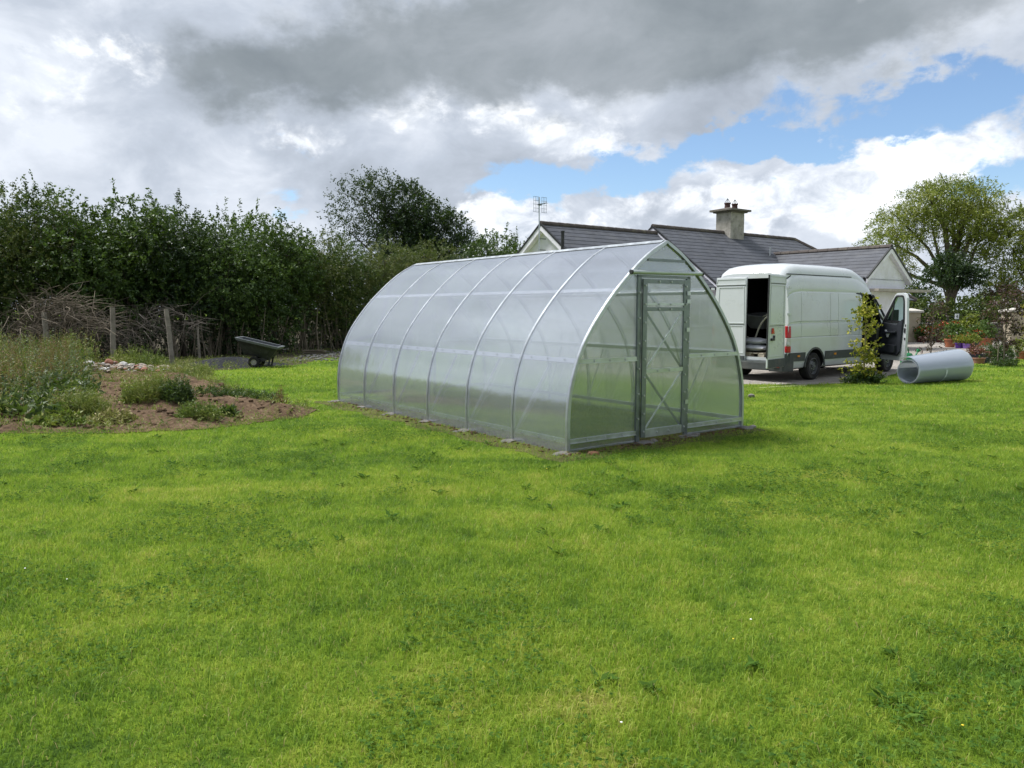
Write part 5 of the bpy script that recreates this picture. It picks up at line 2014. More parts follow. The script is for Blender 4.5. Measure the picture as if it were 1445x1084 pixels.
weed_clump('large tussock of tall green weeds in the middle of the dug soil', -5.95, 12.6, 0.45, 0.35, 330, 0.52, weed_a, 1, 15, 0.09, 0.016, zfun=soil_z)
weed_clump('dark green clump of weeds beside the large tussock', -5.45, 12.5, 0.24, 0.25, 150, 0.44, weed_c, 2, 15, 0.08, 0.018, zfun=soil_z)
weed_clump('small low clump of weeds near the front edge of the brown soil', -4.4, 10.75, 0.30, 0.22, 150, 0.28, weed_a, 3, 12, 0.07, 0.016, zfun=soil_z)
weed_clump('broad leaved weed beside the small low clump', -4.25, 11.3, 0.18, 0.15, 26, 0.13, weed_c, 4, 9, 0.11, 0.055, zfun=soil_z)
weed_clump('blue green feathery weeds at the left front edge of the soil', -6.2, 10.95, 0.42, 0.25, 230, 0.46, weed_a, 5, 15, 0.09, 0.012, zfun=soil_z)
weed_clump('reddish brown weed among the green ones at the left edge', -6.45, 11.0, 0.16, 0.15, 70, 0.42, weed_b, 6, 18, 0.05, 0.022, zfun=soil_z)
weed_clump('pale yellowing weed at the left front corner of the brown soil', -5.5, 10.5, 0.30, 0.16, 70, 0.22, leafmat('weed_pale', [(0.1, (0.16, 0.15, 0.05)), (0.5, (0.28, 0.25, 0.09)), (0.9, (0.42, 0.36, 0.16))], 0.3, 0.6, 0.3), 7, 10, 0.09, 0.03, zfun=soil_z)
weed_clump('bright green broad leaved weeds on the near edge by the lawn', -6.25, 10.45, 0.35, 0.15, 60, 0.16, weed_a, 8, 9, 0.10, 0.05, zfun=soil_z)
weed_clump('tall yellow green weeds below the leftmost fence post', -12.0, 20.4, 0.9, 0.7, 330, 0.9, weed_a, 9, 16, 0.09, 0.018)
weed_clump('yellow green weeds between the two taller fence posts', -10.1, 20.6, 0.8, 0.5, 280, 0.65, weed_a, 10, 15, 0.09, 0.018)
weed_clump('greyish weeds on the verge between the soil and the dump cart', -8.0, 18.6, 0.8, 0.5, 230, 0.4, weed_a, 11, 13, 0.07, 0.016)
weed_clump('low greyish weeds along the right end of the dug soil', -4.9, 13.7, 0.75, 0.35, 260, 0.16, weed_c, 12, 9, 0.06, 0.022, zfun=soil_z)
weed_clump('dried dock standing at the right tip of the dug soil', -3.75, 12.35, 0.1, 0.1, 22, 0.36, weed_b, 13, 14, 0.035, 0.018, zfun=soil_z)
# sparse seedlings and rough fringe
r = np.random.default_rng(17)
P = np.stack([-9.5 + 6.3 * r.random(1500), 10.0 + 7 * r.random(1500)], 1)
P = P[inpoly(P[:, 0], P[:, 1], SOIL_R) & (fbm(P[:, 0] + 20, P[:, 1], 1.5, 44, 3) > 0.52)]
z = np.array([soil_z(*p) for p in P])
o = link('seedlings', fast_mesh('seedlings', weeds(np.concatenate([P, z[:, None]], 1), 0.04 + 0.09 * r.random(len(P)), r, 7, 0.05, 0.02, 0.6), 4, weed_a))
tag(o, 'small green seedlings scattered over the brown soil', None, None, 'stuff')
P = []
for i in range(len(SOIL_R)):
    p = np.array(SOIL_R[i])
    if p[0] > -9.5:
        for k in range(9):
            P.append(p + r.normal(size=2) * 0.11)
for i in range(2600):
    q = np.array([-6.0 - 6.5 * r.random(), 16.5 + 7 * r.random()])
    if inpoly(q[:1], q[1:], BARE_R)[0]:
        P.append(q)
P = np.array(P)
o = link('rough_fringe', fast_mesh('rough_fringe', weeds(P, 0.08 + 0.16 * r.random(len(P)), r, 8, 0.07, 0.012, 0.7), 4, weed_a))
tag(o, 'rough longer grass fringing the dug soil', None, None, 'stuff')

# rubble tipped by the post
rub_m = principled('rubble', (0.27, 0.23, 0.19), 0.95, 0, 0.35, 3.0, 0.4, 30)
rub_r = principled('brick_rubble', (0.26, 0.12, 0.08), 0.95, 0, 0.35, 3.0, 0.4, 30)
rub_w = principled('white_rubble', (0.45, 0.44, 0.42), 0.9, 0, 0.1, 5)
mb = MB()
for i in range(380):
    u = random.random()
    x, y = -10.7 + 2.3 * u + random.gauss(0, 0.12), 19.6 + random.gauss(0, 0.30) - 0.3 * u
    mb.blob((x, y, 0.03 + 0.22 * random.random() * (1 - 0.6 * u)), random.uniform(0.03, 0.085), i, 1, (1.3, 1, 0.6), 0.3, random.choice([0, 0, 0, 0, 1, 1, 2]), random.uniform(0, 6))
single('rubble', mb, [rub_m, rub_r, rub_w], 'pale stony rubble tipped beside the weeds', None, kind='stuff')
for i, (x, y, z, rr_, mt, lb) in enumerate([(-10.75, 19.5, 0.20, 0.13, rub_w, 'rounded white lump of stone at the left end of the rubble'), (-10.35, 19.7, 0.26, 0.10, rub_r, 'reddish stone on top of the rubble beside the white lump'), (-9.9, 19.55, 0.2, 0.11, rub_w, 'pale angular slab sticking up from the middle of the rubble'), (-9.4, 19.3, 0.12, 0.09, rub_m, 'buff stone near the right end of the rubble'), (-10.45, 19.1, 0.10, 0.09, rub_m, 'buff stone at the front foot of the rubble')]):
    single('stone', MB().blob((0, 0, 0), rr_, 70 + i, 2, (1.15, 0.9, 0.85), 0.14), mt, lb, 'stone', (x, y, z), i, 'stones on the rubble')
for i, (x, y, rz, lb) in enumerate([(-10.0, 16.9, 0.4, 'pale scrap of board lying among the weeds left of the tussock'), (-12.1, 19.2, 1.3, 'pale scrap of board lying near the upright fence post')]):
    single('board_scrap', MB().box((0, 0, 0.12), (0.42, 0.13, 0.025), 0, 0, Matrix.Rotation(0.25, 3, 'X')), rub_w, lb, 'board', (x, y, 0), rz)

# dark gravel heap and grey chippings near the cart
mb = MB()
hx = np.linspace(-1.7, 1.7, 30)
hy = np.linspace(-1.1, 1.1, 20)
rows = []
for a in hx:
    row = []
    for b in hy:
        q = math.exp(-((a / 1.1) ** 2 + (b / 0.6) ** 2)) * 0.26 + 0.04 * (random.random() - 0.5)
        e = max(abs(a) / 1.7, abs(b) / 1.1)
        row.append((a, b, max(-0.02, q * (1 if e < 0.95 else 0) - 0.015)))
    rows.append(row)
mb.grid(rows)
slate = make_ground_mix('slate_chippings', [(0.36, (0.014, 0.015, 0.018)), (0.55, (0.036, 0.038, 0.042)), (0.7, (0.09, 0.09, 0.09))], 2.0, 1.0, 30.0)
single('gravel_heap', mb, slate, 'low heap of dark slate gravel under the dump cart', None, (-8.1, 21.9, 0), 0.5, None, True, 0, 'stuff')
mb = MB()
for i in range(260):
    x, y = random.uniform(-7.2, -4.9), random.uniform(23.5, 29)
    mb.blob((x, y, 0.02), random.uniform(0.02, 0.06), i, 1, (1.2, 1, 0.6), 0.3)
single('grey_chippings', mb, principled('grey_stone', (0.12, 0.118, 0.112), 0.95, 0, 0.3, 4, 0.3), 'grey chippings spread on the bare ground behind the greenhouse', None, kind='stuff')
# sawn timber lying behind
st_ = thing('timber_stack', 'small stack of pale sawn boards lying in the shade by the greenhouse corner', 'timber', (-7.0, 27.3, 0), 0.3)
for k in range(5):
    part('board', MB().box((random.uniform(-.06, .06), (k % 2) * 0.13, 0.03 + 0.032 * k), (0.75, 0.12, 0.028), random.uniform(-.08, .08)), stem_m, st_)

# ------------------------------------------------------------------ dump cart
CART_S = 0.80
cart = thing('dump_cart', 'black plastic tipping garden cart with one visible wheel parked below the hedgerow', 'cart', (-7.05, 21.45, 0), 0.05)
tl = R(13.5)
Mt = Matrix.Rotation(tl, 3, 'Y')


def ct(p):
    return Mt @ Vector(p) + Vector((0.0, 0, 0.70))


def rect(x0, x1, w, z):
    return [(x0, -w, z), (x1, -w, z), (x1, w, z), (x0, w, z)]


levels = [(-0.40, 0.46, 0.24, -0.32), (-0.50, 0.56, 0.30, -0.17), (-0.515, 0.565, 0.31, -0.16), (-0.60, 0.64, 0.36, 0.0), (-0.62, 0.65, 0.37, 0.015), (-0.70, 0.70, 0.42, 0.10)]
m = MB()
rows = [[ct(p) for p in rect(*l)] for l in levels]
m.grid(rows, 0, close=True)
m.f.append((0, 1, 2, 3))
m.mi.append(0)
inn = [[ct((p[0] * 0.97, p[1] * 0.95, p[2] + 0.012)) for p in rect(*l)] for l in levels]
b = len(m.v)
m.grid(inn, 0, close=True)
m.f.append((b + 3, b + 2, b + 1, b))
m.mi.append(0)
tray = part('tray', m, black_plastic, cart)
m = MB()
for z, g_ in ((0.105, 0.0), (0.135, 0.018), (0.165, 0.036)):
    o_ = rect(-0.72 - g_, 0.72 + g_, 0.44 + g_, z)
    i_ = rect(-0.685, 0.685, 0.405, z)
    m.ring([ct(p) for p in o_], [ct(p) for p in i_], Mt @ Vector((0, 0, 0.026)))
part('rim', m, principled('grey_rim', (0.13, 0.14, 0.15), 0.45, 0, 0.2, 8), tray, bevel=0.006)
for x in (-0.40, -0.15, 0.10, 0.35):
    for s in (-1, 1):
        part('tray_rib', MB().bar(ct((x, s * 0.245, -0.30)), ct((x * 1.25, s * 0.355, -0.01)), 0.05, 0.014, (0, s, 0.3)), black_plastic, tray)
for s in (-1, 1):
    wh = bpy.data.objects.new('wheel', None)
    COL.objects.link(wh)
    wh.parent = cart
    wh.location = (-0.10, s * 0.36, 0.195)
    Mx = Matrix.Rotation(R(90), 3, 'X')
    part('tyre', MB().lathe([(0.10, -0.05), (0.165, -0.06), (0.19, -0.04), (0.198, 0), (0.19, 0.04), (0.165, 0.06), (0.10, 0.05)], 28, M=Mx), rubber, wh, True)
    part('rim', MB().lathe([(0, -0.055), (0.03, -0.055), (0.035, -0.02), (0.085, -0.02), (0.102, -0.052), (0.102, 0.052), (0.085, 0.02), (0.035, 0.02), (0.03, 0.055), (0, 0.055)], 24, M=Mx), principled('pale_wheel', (0.32, 0.31, 0.28), 0.6, 0, 0.2, 8, 0, 0, 0.4, (0.15, 0.13, 0.1), 6, 0.5), wh, True)
m = MB()
m.tube([(-0.10, -0.33, 0.195), (-0.10, 0.33, 0.195)], 0.018, 8)
m.bar((-0.10, -0.20, 0.22), (0.30, -0.20, 0.30), 0.05, 0.12)
m.bar((-0.10, 0.20, 0.22), (0.30, 0.20, 0.30), 0.05, 0.12)
m.bar((0.35, -0.22, 0.05), (0.42, -0.22, 0.36), 0.05, 0.05)
m.bar((0.35, 0.22, 0.05), (0.42, 0.22, 0.36), 0.05, 0.05)
m.box((0.35, 0, 0.04), (0.09, 0.5, 0.06))
part('undercarriage', m, black_plastic, cart)
m = MB()
m.tube([ct((0.60, -0.05, -0.03)), ct((0.80, -0.05, 0.09)), ct((0.98, -0.05, 0.16))], 0.018, 6)
m.tube([ct((0.60, 0.05, -0.03)), ct((0.80, 0.05, 0.09)), ct((0.98, 0.05, 0.16))], 0.018, 6)
m.tube([ct((0.96, -0.11, 0.155)), ct((0.96, 0.11, 0.155))], 0.022, 8)
part('handle', m, black_plastic, cart, True)

cart.scale = (CART_S, CART_S, CART_S)

# ------------------------------------------------------------------ rolled polycarbonate sheet
def roll_mesh():
    m = MB()
    nu, nv = 78, 9
    R0 = 0.272
    T = 0.008
    Ls = 1.86
    out, inn_ = [], []
    for j in range(nv + 1):
        v = j / nv
        ro, ri = [], []
        for i in range(nu + 1):
            q = i / nu
            th = 1.9 * 2 * math.pi * q
            rad = R0 - 0.03 + 0.03 * (1 - q)
            # outermost edge lifts away as a loose flap, more at the far end
            fl_ = max(0.0, 1 - q / 0.22)
            lift = fl_ ** 1.5 * (0.07 + 0.17 * v)
            a = R(50) + th
            rr_ = rad + lift
            x = rr_ * math.cos(a)
            z = rr_ * math.sin(a) * 1.0
            z = R0 + z
            ro.append((v * Ls, x, max(z, 0.004)))
            r2 = rr_ - T
            ri.append((v * Ls, r2 * math.cos(a), max(R0 + r2 * math.sin(a), 0.010)))
        out.append(ro)
        inn_.append(ri)
    m.grid(out)
    m.grid(inn_)
    n1 = (nu + 1) * (nv + 1)
    for j in (0, nv):
        for i in range(nu):
            a = j * (nu + 1) + i
            m.f.append((a, a + 1, n1 + a + 1, n1 + a))
            m.mi.append(0)
    for i in (0, nu):
        for j in range(nv):
            a = j * (nu + 1) + i
            b = a + nu + 1
            m.f.append((a, b, n1 + b, n1 + a))
            m.mi.append(0)
    return m


roll_m = make_poly('polycarbonate_roll', (0.90, 0.93, 0.97), clear=0.16, blur=0.26, rough=0.35, milk=(0.52, 0.57, 0.65))
roll = thing('rolled_sheet', 'large roll of milky polycarbonate sheet lying on the lawn edge by the gravel', 'rolled sheet', (8.52, 16.50, 0), R(27.5))
part('sheet', roll_mesh(), roll_m, roll, True)
m = MB()
k = 30
m.grid([[(0.90 + dx, 0.2775 * math.cos(2 * math.pi * i / k), 0.272 + 0.2775 * math.sin(2 * math.pi * i / k)) for dx in (0, 0.05)] for i in range(11, k - 7)])
part('tape', m, principled('clear_tape', (0.62, 0.66, 0.72), 0.3), roll, True)

# pale lath on the grass by the van
single('lath', MB().box((0, 0, 0.012), (1.25, 0.035, 0.018)), principled('pale_lath', (0.55, 0.60, 0.25), 0.7), 'thin yellow lath lying on the grass edge below the van', 'lath', (5.62, 15.85, 0.0), 0.42)


# ------------------------------------------------------------------ garden behind the drive: wall, pillars, hedge, trees
WA, WBp = np.array([19.6, 38.6]), np.array([25.4, 39.2])
wd = (WBp - WA) / np.linalg.norm(WBp - WA)
wang = math.atan2(wd[1], wd[0])
stone_wall = thing('stone_wall', 'low dark rubble stone wall behind the flower pots in front of the hedge', 'wall', (WA[0], WA[1], 0), wang)
wl = float(np.linalg.norm(WBp - WA))
part('core', MB().box((wl / 2, 0.05, 0.42), (wl - 0.1, 0.24, 0.80)), principled('dark_mortar', (0.085, 0.08, 0.072), 0.95, 0, 0.3, 6, 0.5, 30), stone_wall)
stone_ms = [principled('wall_stone_a', (0.15, 0.14, 0.125), 0.9, 0, 0.3, 5, 0.4, 20), principled('wall_stone_b', (0.21, 0.19, 0.165), 0.9, 0, 0.3, 5, 0.4, 20), principled('wall_stone_c', (0.10, 0.10, 0.098), 0.9, 0, 0.3, 5, 0.4, 20)]
rr = random.Random(4)
stone_meshes = [MB().blob((0, 0, 0), 0.5, 300 + k, 1, (1, 0.75, 1), 0.13).mesh('stone', stone_ms[k % 3]) for k in range(6)]
z = 0.0
while z < 0.80:
    hgt = rr.uniform(0.14, 0.20)
    x = -0.02
    while x < wl - 0.12:
        ln = rr.uniform(0.20, 0.42)
        o = link('stone', stone_meshes[rr.randrange(6)], stone_wall)
        o.location = (x + ln / 2, -0.06 + rr.uniform(-.02, .02), z + hgt / 2)
        o.scale = (ln * 1.06, 0.26, hgt * 1.08)
        x += ln
    z += hgt
cop = MB()
x = 0.0
while x < wl - 0.2:
    ln = rr.uniform(0.35, 0.6)
    o = link('coping_stone', stone_meshes[rr.randrange(6)], stone_wall)
    o.location = (x + ln / 2, 0.0, 0.90)
    o.scale = (ln, 0.46, 0.14)
    x += ln

sand_render = principled('sand_render', (0.40, 0.345, 0.255), 0.95, 0, 0.14, 2.5, 0.4, 50, 0.2, (0.24, 0.21, 0.16), 1.6, 0.5)


def pillar(x, y, w, h, label):
    t = thing('gate_pillar', label, 'pillar', (x, y, 0), wang, 'rendered garden pillars')
    part('shaft', MB().box((0, 0, h / 2 - 0.08), (w, w, h - 0.16)), sand_render, t, bevel=0.012)
    m = MB()
    hw = w / 2 + 0.10
    m.box((0, 0, h - 0.12), (2 * hw, 2 * hw, 0.09))
    m.add([(-hw, -hw, h - 0.074), (hw, -hw, h - 0.074), (hw, hw, h - 0.074), (-hw, hw, h - 0.074), (0, 0, h + 0.05)], [(0, 1, 4), (1, 2, 4), (2, 3, 4), (3, 0, 4), (3, 2, 1, 0)])
    part('cap', m, principled('pale_cap', (0.50, 0.47, 0.42), 0.9, 0, 0.15, 4, 0.3, 40), t)
    return t


pillar(19.85, 38.4, 0.62, 1.62, 'rendered pillar just right of the open van door')
pillar(25.25, 38.9, 0.72, 1.64, 'rendered sand coloured pillar behind the purple maple')
m = MB()
m.box((3.2, 0, 0.62), (6.4, 0.3, 1.24))
rw = thing('rendered_wall', 'sand coloured rendered wall running right from the pillar behind the maple', 'wall', (25.65, 38.95, 0), wang)
part('face', m, sand_render, rw)
part('coping', MB().box((3.2, 0, 1.28), (6.44, 0.42, 0.09)), MATS['pale_cap'], rw)
# lattice fence beside the left pillar
lt = thing('lattice_fence', 'dark wooden picket fence beside the pillar right of the van door', 'fence', (20.3, 38.0, 0), wang)
dark_wood = principled('dark_wood', (0.028, 0.022, 0.026), 0.8, 0, 0.3, 6)
for k in range(7):
    part('picket', MB().box((0.12 + 0.15 * k, 0, 0.55), (0.075, 0.03, 1.1)), dark_wood, lt)
for z in (0.25, 0.85):
    part('rail', MB().box((0.58, 0.03, z), (1.15, 0.03, 0.07)), dark_wood, lt)

# clipped hedge
r = np.random.default_rng(55)
lbs = []
for i in range(64):
    u = i / 63
    lbs.append((17.5 + 19 * u, 41.2 + 1.9 * u + r.normal() * 0.1, 1.45 + r.normal() * 0.05, 0.55, 0.6, 0.72 + r.normal() * 0.05))
    lbs.append((17.5 + 19 * u, 41.1 + 1.9 * u + r.normal() * 0.1, 0.6, 0.6, 0.65, 0.6))
hedge_leaf2 = leafmat('clipped_hedge_leaf', [(0.12, (0.024, 0.044, 0.011)), (0.45, (0.055, 0.085, 0.016)), (0.75, (0.098, 0.130, 0.024)), (0.95, (0.16, 0.17, 0.04))], 0.2, 0.5, 0.3, 1.0)
hd_ = thing('clipped_hedge', 'long clipped green hedge behind the stone wall and flower pots', 'hedge', (0, 0, 0))
link('foliage', fast_mesh('foliage', crown(56, lbs, 4600, 9, 0.13, 0.08, 0.22, 0.6, 0.65, 0.4), 4, hedge_leaf2), hd_)
m = MB()
for i in range(64):
    u = i / 63
    m.tube([(17.5 + 19 * u, 41.2 + 1.9 * u, 0), (17.6 + 19 * u, 41.3 + 1.9 * u, 1.4)], 0.035, 5)
part('stems', m, bark, hd_)


def big_tree(name, label, loc, rz, lobes, mat, seed, nspray, nleaf, L, W, slen, base_r, droop=0.3, stems=1, fork=0.4, twigs=4, up=0.3, inner=0.45, group=None):
    t = thing(name, label, 'tree', loc, rz, group)
    link('crown', fast_mesh('crown', crown(seed, lobes, nspray, nleaf, L, W, slen, up, inner, 0.2, droop), 4, mat), t)
    part('trunk', limbs(seed + 1, lobes, base_r, stems, 0.3, fork, twigs), bark, t, True)
    return t


wl_lobes = [(-4.2, 0, 5.6, 1.5, 1.6, 1.0), (-3.5, 0.4, 7.2, 1.4, 1.5, 0.9), (-2.0, -0.3, 8.5, 1.6, 1.6, 0.9), (-0.3, 0.2, 9.0, 1.7, 1.7, 0.9), (1.2, 0, 8.6, 1.5, 1.5, 1.0), (2.0, 0.2, 7.3, 1.4, 1.5, 1.0), (-1.5, 0.2, 7.0, 1.7, 1.6, 0.9), (0.4, -0.3, 7.2, 1.6, 1.6, 0.9), (-4.0, -0.2, 4.0, 1.1, 1.2, 0.8), (1.6, 0.1, 5.8, 1.4, 1.3, 0.9)]
big_tree('willow_tree', 'large airy willow tree with spreading crown right of the house gable', (28.4, 50.0, 0), 0, wl_lobes, willow_leaf, 61, 2900, 13, 0.17, 0.05, 0.75, 0.34, 0.45, 1, 0.42, 4, 0.15, 0.3)
wl2 = [(-2.2, 0, 5.6, 1.4, 1.4, 1.1), (-1.2, 0, 7.0, 1.5, 1.5, 1.0), (0.6, 0, 7.6, 1.7, 1.6, 1.0), (2.4, 0, 7.0, 1.6, 1.6, 1.1), (0.5, 0, 5.6, 1.7, 1.6, 1.0), (-1.5, 0, 4.0, 1.5, 1.4, 1.0), (1.5, 0.3, 4.2, 1.7, 1.5, 1.1), (3.2, 0, 5.2, 1.5, 1.5, 1.2), (-2.6, 0, 2.9, 1.1, 1.1, 0.8)]
big_tree('willow_tree', 'second yellowish willow tree cut by the right edge of the picture', (33.3, 49.0, 0), 0, wl2, willow_leaf, 63, 2300, 14, 0.17, 0.055, 0.7, 0.28, 0.4, 2, 0.4, 4, 0.15, 0.35)
hl = [(-0.9, 0, 3.5, 0.8, 0.9, 0.5), (0.1, 0, 4.0, 0.95, 0.9, 0.6), (0.9, 0, 3.5, 0.8, 0.8, 0.5), (0.2, 0, 3.4, 0.9, 0.9, 0.45), (-0.3, 0.2, 4.4, 0.6, 0.6, 0.4)]
big_tree('evergreen_tree', 'small dark evergreen tree with round crown under the large willow', (25.6, 45.0, 0), 0, hl, dark_leaf, 65, 1000, 12, 0.12, 0.07, 0.4, 0.20, 0.1, 2, 0.5, 3, 0.4, 0.5)
fl_ = [(-1.3, 0, 2.3, 1.2, 1.2, 1.0), (0.2, 0, 2.8, 1.3, 1.2, 1.0), (1.6, 0, 2.2, 1.2, 1.2, 1.0), (0.2, 0, 1.4, 1.6, 1.2, 0.9)]
big_tree('dark_bush', 'dark rounded bush beyond the hedge just right of the house gable', (30.2, 60.0, 0), 0, fl_, dark_leaf, 67, 700, 12, 0.16, 0.09, 0.5, 0.16, 0.1, 2, 0.4, 2)
purple_leaf = leafmat('purple_leaf', [(0.1, (0.020, 0.009, 0.010)), (0.5, (0.048, 0.020, 0.020)), (0.8, (0.085, 0.034, 0.030)), (0.97, (0.14, 0.075, 0.055))], 0.2, 0.45, 0.3, 1.5)
pl = [(-0.5, 0, 2.2, 0.6, 0.6, 0.4), (0.4, 0, 2.5, 0.6, 0.6, 0.4), (1.1, 0, 2.1, 0.5, 0.5, 0.4)]
big_tree('copper_tree', 'copper leaved tree showing above the hedge below the willows', (28.2, 44.8, 0), 0, pl, purple_leaf, 69, 220, 12, 0.11, 0.06, 0.4, 0.10, 0.1, 2, 0.4, 2)
fill = [(-1.6, 0, 1.5, 1.3, 1.2, 0.8), (0.6, 0, 1.8, 1.4, 1.2, 0.9), (2.8, 0, 1.7, 1.4, 1.2, 0.9), (5, 0, 2.3, 1.6, 1.2, 1.2)]
big_tree('far_bush', 'wide green bush behind the hedge at the foot of the second willow', (33.5, 53.5, 0), 0, fill, thorn_leaf, 71, 900, 12, 0.14, 0.07, 0.5, 0.14, 0.1, 3, 0.4, 2)
yl = leafmat('golden_leaf', [(0.1, (0.13, 0.12, 0.012)), (0.5, (0.30, 0.27, 0.03)), (0.9, (0.50, 0.44, 0.08))], 0.3, 0.5, 0.3, 1.2)
gb = [(0, 0, 1.5, 0.35, 0.35, 0.35), (0.15, 0, 1.1, 0.4, 0.35, 0.4), (0, 0, 0.6, 0.4, 0.35, 0.4)]
big_tree('golden_shrub', 'bright yellow green shrub at the right edge in front of the rendered wall', (24.55, 36.3, 0), 0, gb, yl, 73, 260, 11, 0.07, 0.045, 0.25, 0.03, 0, 2, 0.3, 2)

# saplings planted along the drive
sap_leaf = leafmat('sapling_leaf', [(0.08, (0.12, 0.15, 0.014)), (0.4, (0.26, 0.275, 0.026)), (0.7, (0.42, 0.39, 0.04)), (0.95, (0.58, 0.51, 0.13))], 0.3, 0.4, 0.25, 2.5)
sap = thing('golden_sapling', 'slender yellow green sapling with tiered leaves in front of the white van', 'sapling', (7.62, 16.62, 0), 0.3)
sl = [(0.0, 0, 1.78, 0.12, 0.12, 0.14), (0.05, 0, 1.58, 0.24, 0.2, 0.12), (-0.12, 0, 1.50, 0.2, 0.2, 0.10), (-0.36, 0, 1.28, 0.17, 0.15, 0.10), (0.35, 0.1, 1.24, 0.15, 0.15, 0.09), (0.12, 0, 1.38, 0.12, 0.12, 0.1), (0.08, 0, 1.02, 0.13, 0.13, 0.14), (-0.16, 0, 0.84, 0.17, 0.17, 0.10), (0.22, 0, 0.82, 0.17, 0.17, 0.09), (0.0, 0, 0.66, 0.26, 0.22, 0.10), (-0.14, 0, 0.48, 0.24, 0.2, 0.12), (0.2, 0, 0.42, 0.22, 0.2, 0.12), (-0.42, 0, 0.26, 0.16, 0.14, 0.09), (0.34, 0, 0.22, 0.14, 0.14, 0.08), (0.0, 0, 0.24, 0.2, 0.2, 0.12)]
sl = [(l[0] * 0.8, l[1], l[2], l[3] * 0.85, l[4] * 0.85, l[5]) for l in sl]
link('crown', fast_mesh('crown', crown(81, sl, 210, 9, 0.058, 0.038, 0.11, 0.3, 0.5, 0.3), 4, sap_leaf), sap)
m = MB()
m.tube([(0, 0, -0.03), (0.02, 0, 0.6), (0.0, 0, 1.2), (0.01, 0, 1.8)], [0.018, 0.015, 0.011, 0.005], 7)
for l in sl:
    m.tube([(0.01, 0, max(0.1, l[2] - 0.18)), (l[0] * 0.6, l[1] * 0.6, l[2] - 0.06), (l[0], l[1], l[2] + 0.03)], [0.008, 0.006, 0.003], 5)
part('trunk', m, principled('green_bark', (0.20, 0.17, 0.07), 0.8, 0, 0.3, 10), sap, True)
bs = [(0.0, 0, 0.10, 0.26, 0.2, 0.10), (-0.15, 0.02, 0.07, 0.2, 0.17, 0.09), (0.2, 0, 0.07, 0.2, 0.16, 0.09)]
o = link('leafy_clump', fast_mesh('leafy_clump', crown(83, bs, 240, 9, 0.055, 0.03, 0.12, 0.5, 0.4, 0.3), 4, weed_c))
o.location = (7.62, 16.62, 0)
tag(o, 'low dark green leafy clump round the foot of the yellow green sapling', 'plant')


def tiered(name, label, loc, seed, h, zlow, width, ntier, mat, n=26, leaf=0.075, stake=False):
    """small purple tree with leaves held in flat layers"""
    rr = random.Random(seed)
    t = thing(name, label, 'sapling', loc, rr.uniform(0, 6))
    lb = []
    br = MB()
    br.tube([(0, 0, -0.03), (0.02, 0.01, h * 0.35), (0, -0.02, h * 0.7), (0.02, 0, h)], [0.022, 0.018, 0.012, 0.005], 7)
    for i in range(ntier):
        q = i / (ntier - 1)
        z = zlow + (h - zlow - 0.05) * q
        for k in range(2):
            a = rr.uniform(0, 6.28)
            d = width * (0.30 + 0.7 * math.sin(math.pi * (0.15 + 0.75 * q))) * rr.uniform(0.35, 0.9)
            x, y = d * math.cos(a), d * math.sin(a)
            lb.append((x, y, z + rr.uniform(-.05, .05), 0.20, 0.20, 0.05))
            br.tube([(0.01, 0, max(0.2, z - 0.22)), (x * 0.5, y * 0.5, z - 0.05), (x, y, z)], [0.009, 0.006, 0.003], 5)
    link('crown', fast_mesh('crown', crown(seed, lb, n * ntier, 9, leaf, leaf * 0.42, 0.2, 0.1, 0.2, 0.9, 0.15), 4, mat), t)
    part('trunk', br, bark, t, True)
    if stake:
        part('stake', MB().tube([(0.16, 0.05, -0.03), (0.15, 0.05, 0.62)], 0.018, 7), stem_m, t, True)
    return t


tiered('purple_sapling', 'purple leaved sapling standing behind the rolled sheet by the open van door', (13.3, 24.4, 0), 91, 1.75, 0.25, 0.42, 9, purple_leaf, 9, 0.08)
tiered('purple_maple', 'dark purple maple with layered leaves on a thin stem on the lawn at the right', (13.95, 21.75, 0), 92, 1.95, 0.62, 0.52, 9, purple_leaf, 24, 0.08, True)
bs = [(0.0, 0, 0.05, 0.35, 0.25, 0.06)]
o = link('leafy_clump', fast_mesh('leafy_clump', crown(84, bs, 150, 9, 0.06, 0.02, 0.12, 0.9, 0.2, 0.3), 4, weed_c))
o.location = (13.95, 21.75, 0)
tag(o, 'tuft of uncut grass round the foot of the purple maple', 'plant')

# ------------------------------------------------------------------ pots
red_fl = leafmat('red_flower', [(0.1, (0.30, 0.02, 0.015)), (0.5, (0.50, 0.03, 0.02)), (0.9, (0.62, 0.10, 0.05))], 0.2, 0.5, 0.1)
orange_fl = leafmat('orange_flower', [(0.1, (0.45, 0.07, 0.03)), (0.5, (0.58, 0.12, 0.05)), (0.9, (0.65, 0.25, 0.12))], 0.2, 0.5, 0.1)
yel_fl = leafmat('yellow_flower', [(0.1, (0.50, 0.42, 0.03)), (0.9, (0.70, 0.60, 0.10))], 0.2, 0.5, 0.1)
whi_fl = leafmat('white_flower', [(0.1, (0.55, 0.55, 0.52)), (0.9, (0.80, 0.80, 0.78))], 0.2, 0.5, 0.1)
pot_leaf = leafmat('pot_leaf', [(0.1, (0.030, 0.065, 0.012)), (0.5, (0.065, 0.125, 0.020)), (0.9, (0.130, 0.190, 0.040))], 0.25, 0.5, 0.2, 2.0)
lime_leaf = leafmat('lime_leaf', [(0.1, (0.09, 0.13, 0.015)), (0.5, (0.17, 0.21, 0.025)), (0.9, (0.30, 0.32, 0.06))], 0.3, 0.5, 0.2, 2.0)
purple_pot = principled('purple_pot', (0.13, 0.045, 0.32), 0.45, 0, 0.1, 6)
lilac_pot = principled('lilac_pot', (0.25, 0.13, 0.44), 0.45, 0, 0.1, 6)
dark_pot = principled('dark_pot', (0.014, 0.020, 0.034), 0.4, 0, 0.2, 6)


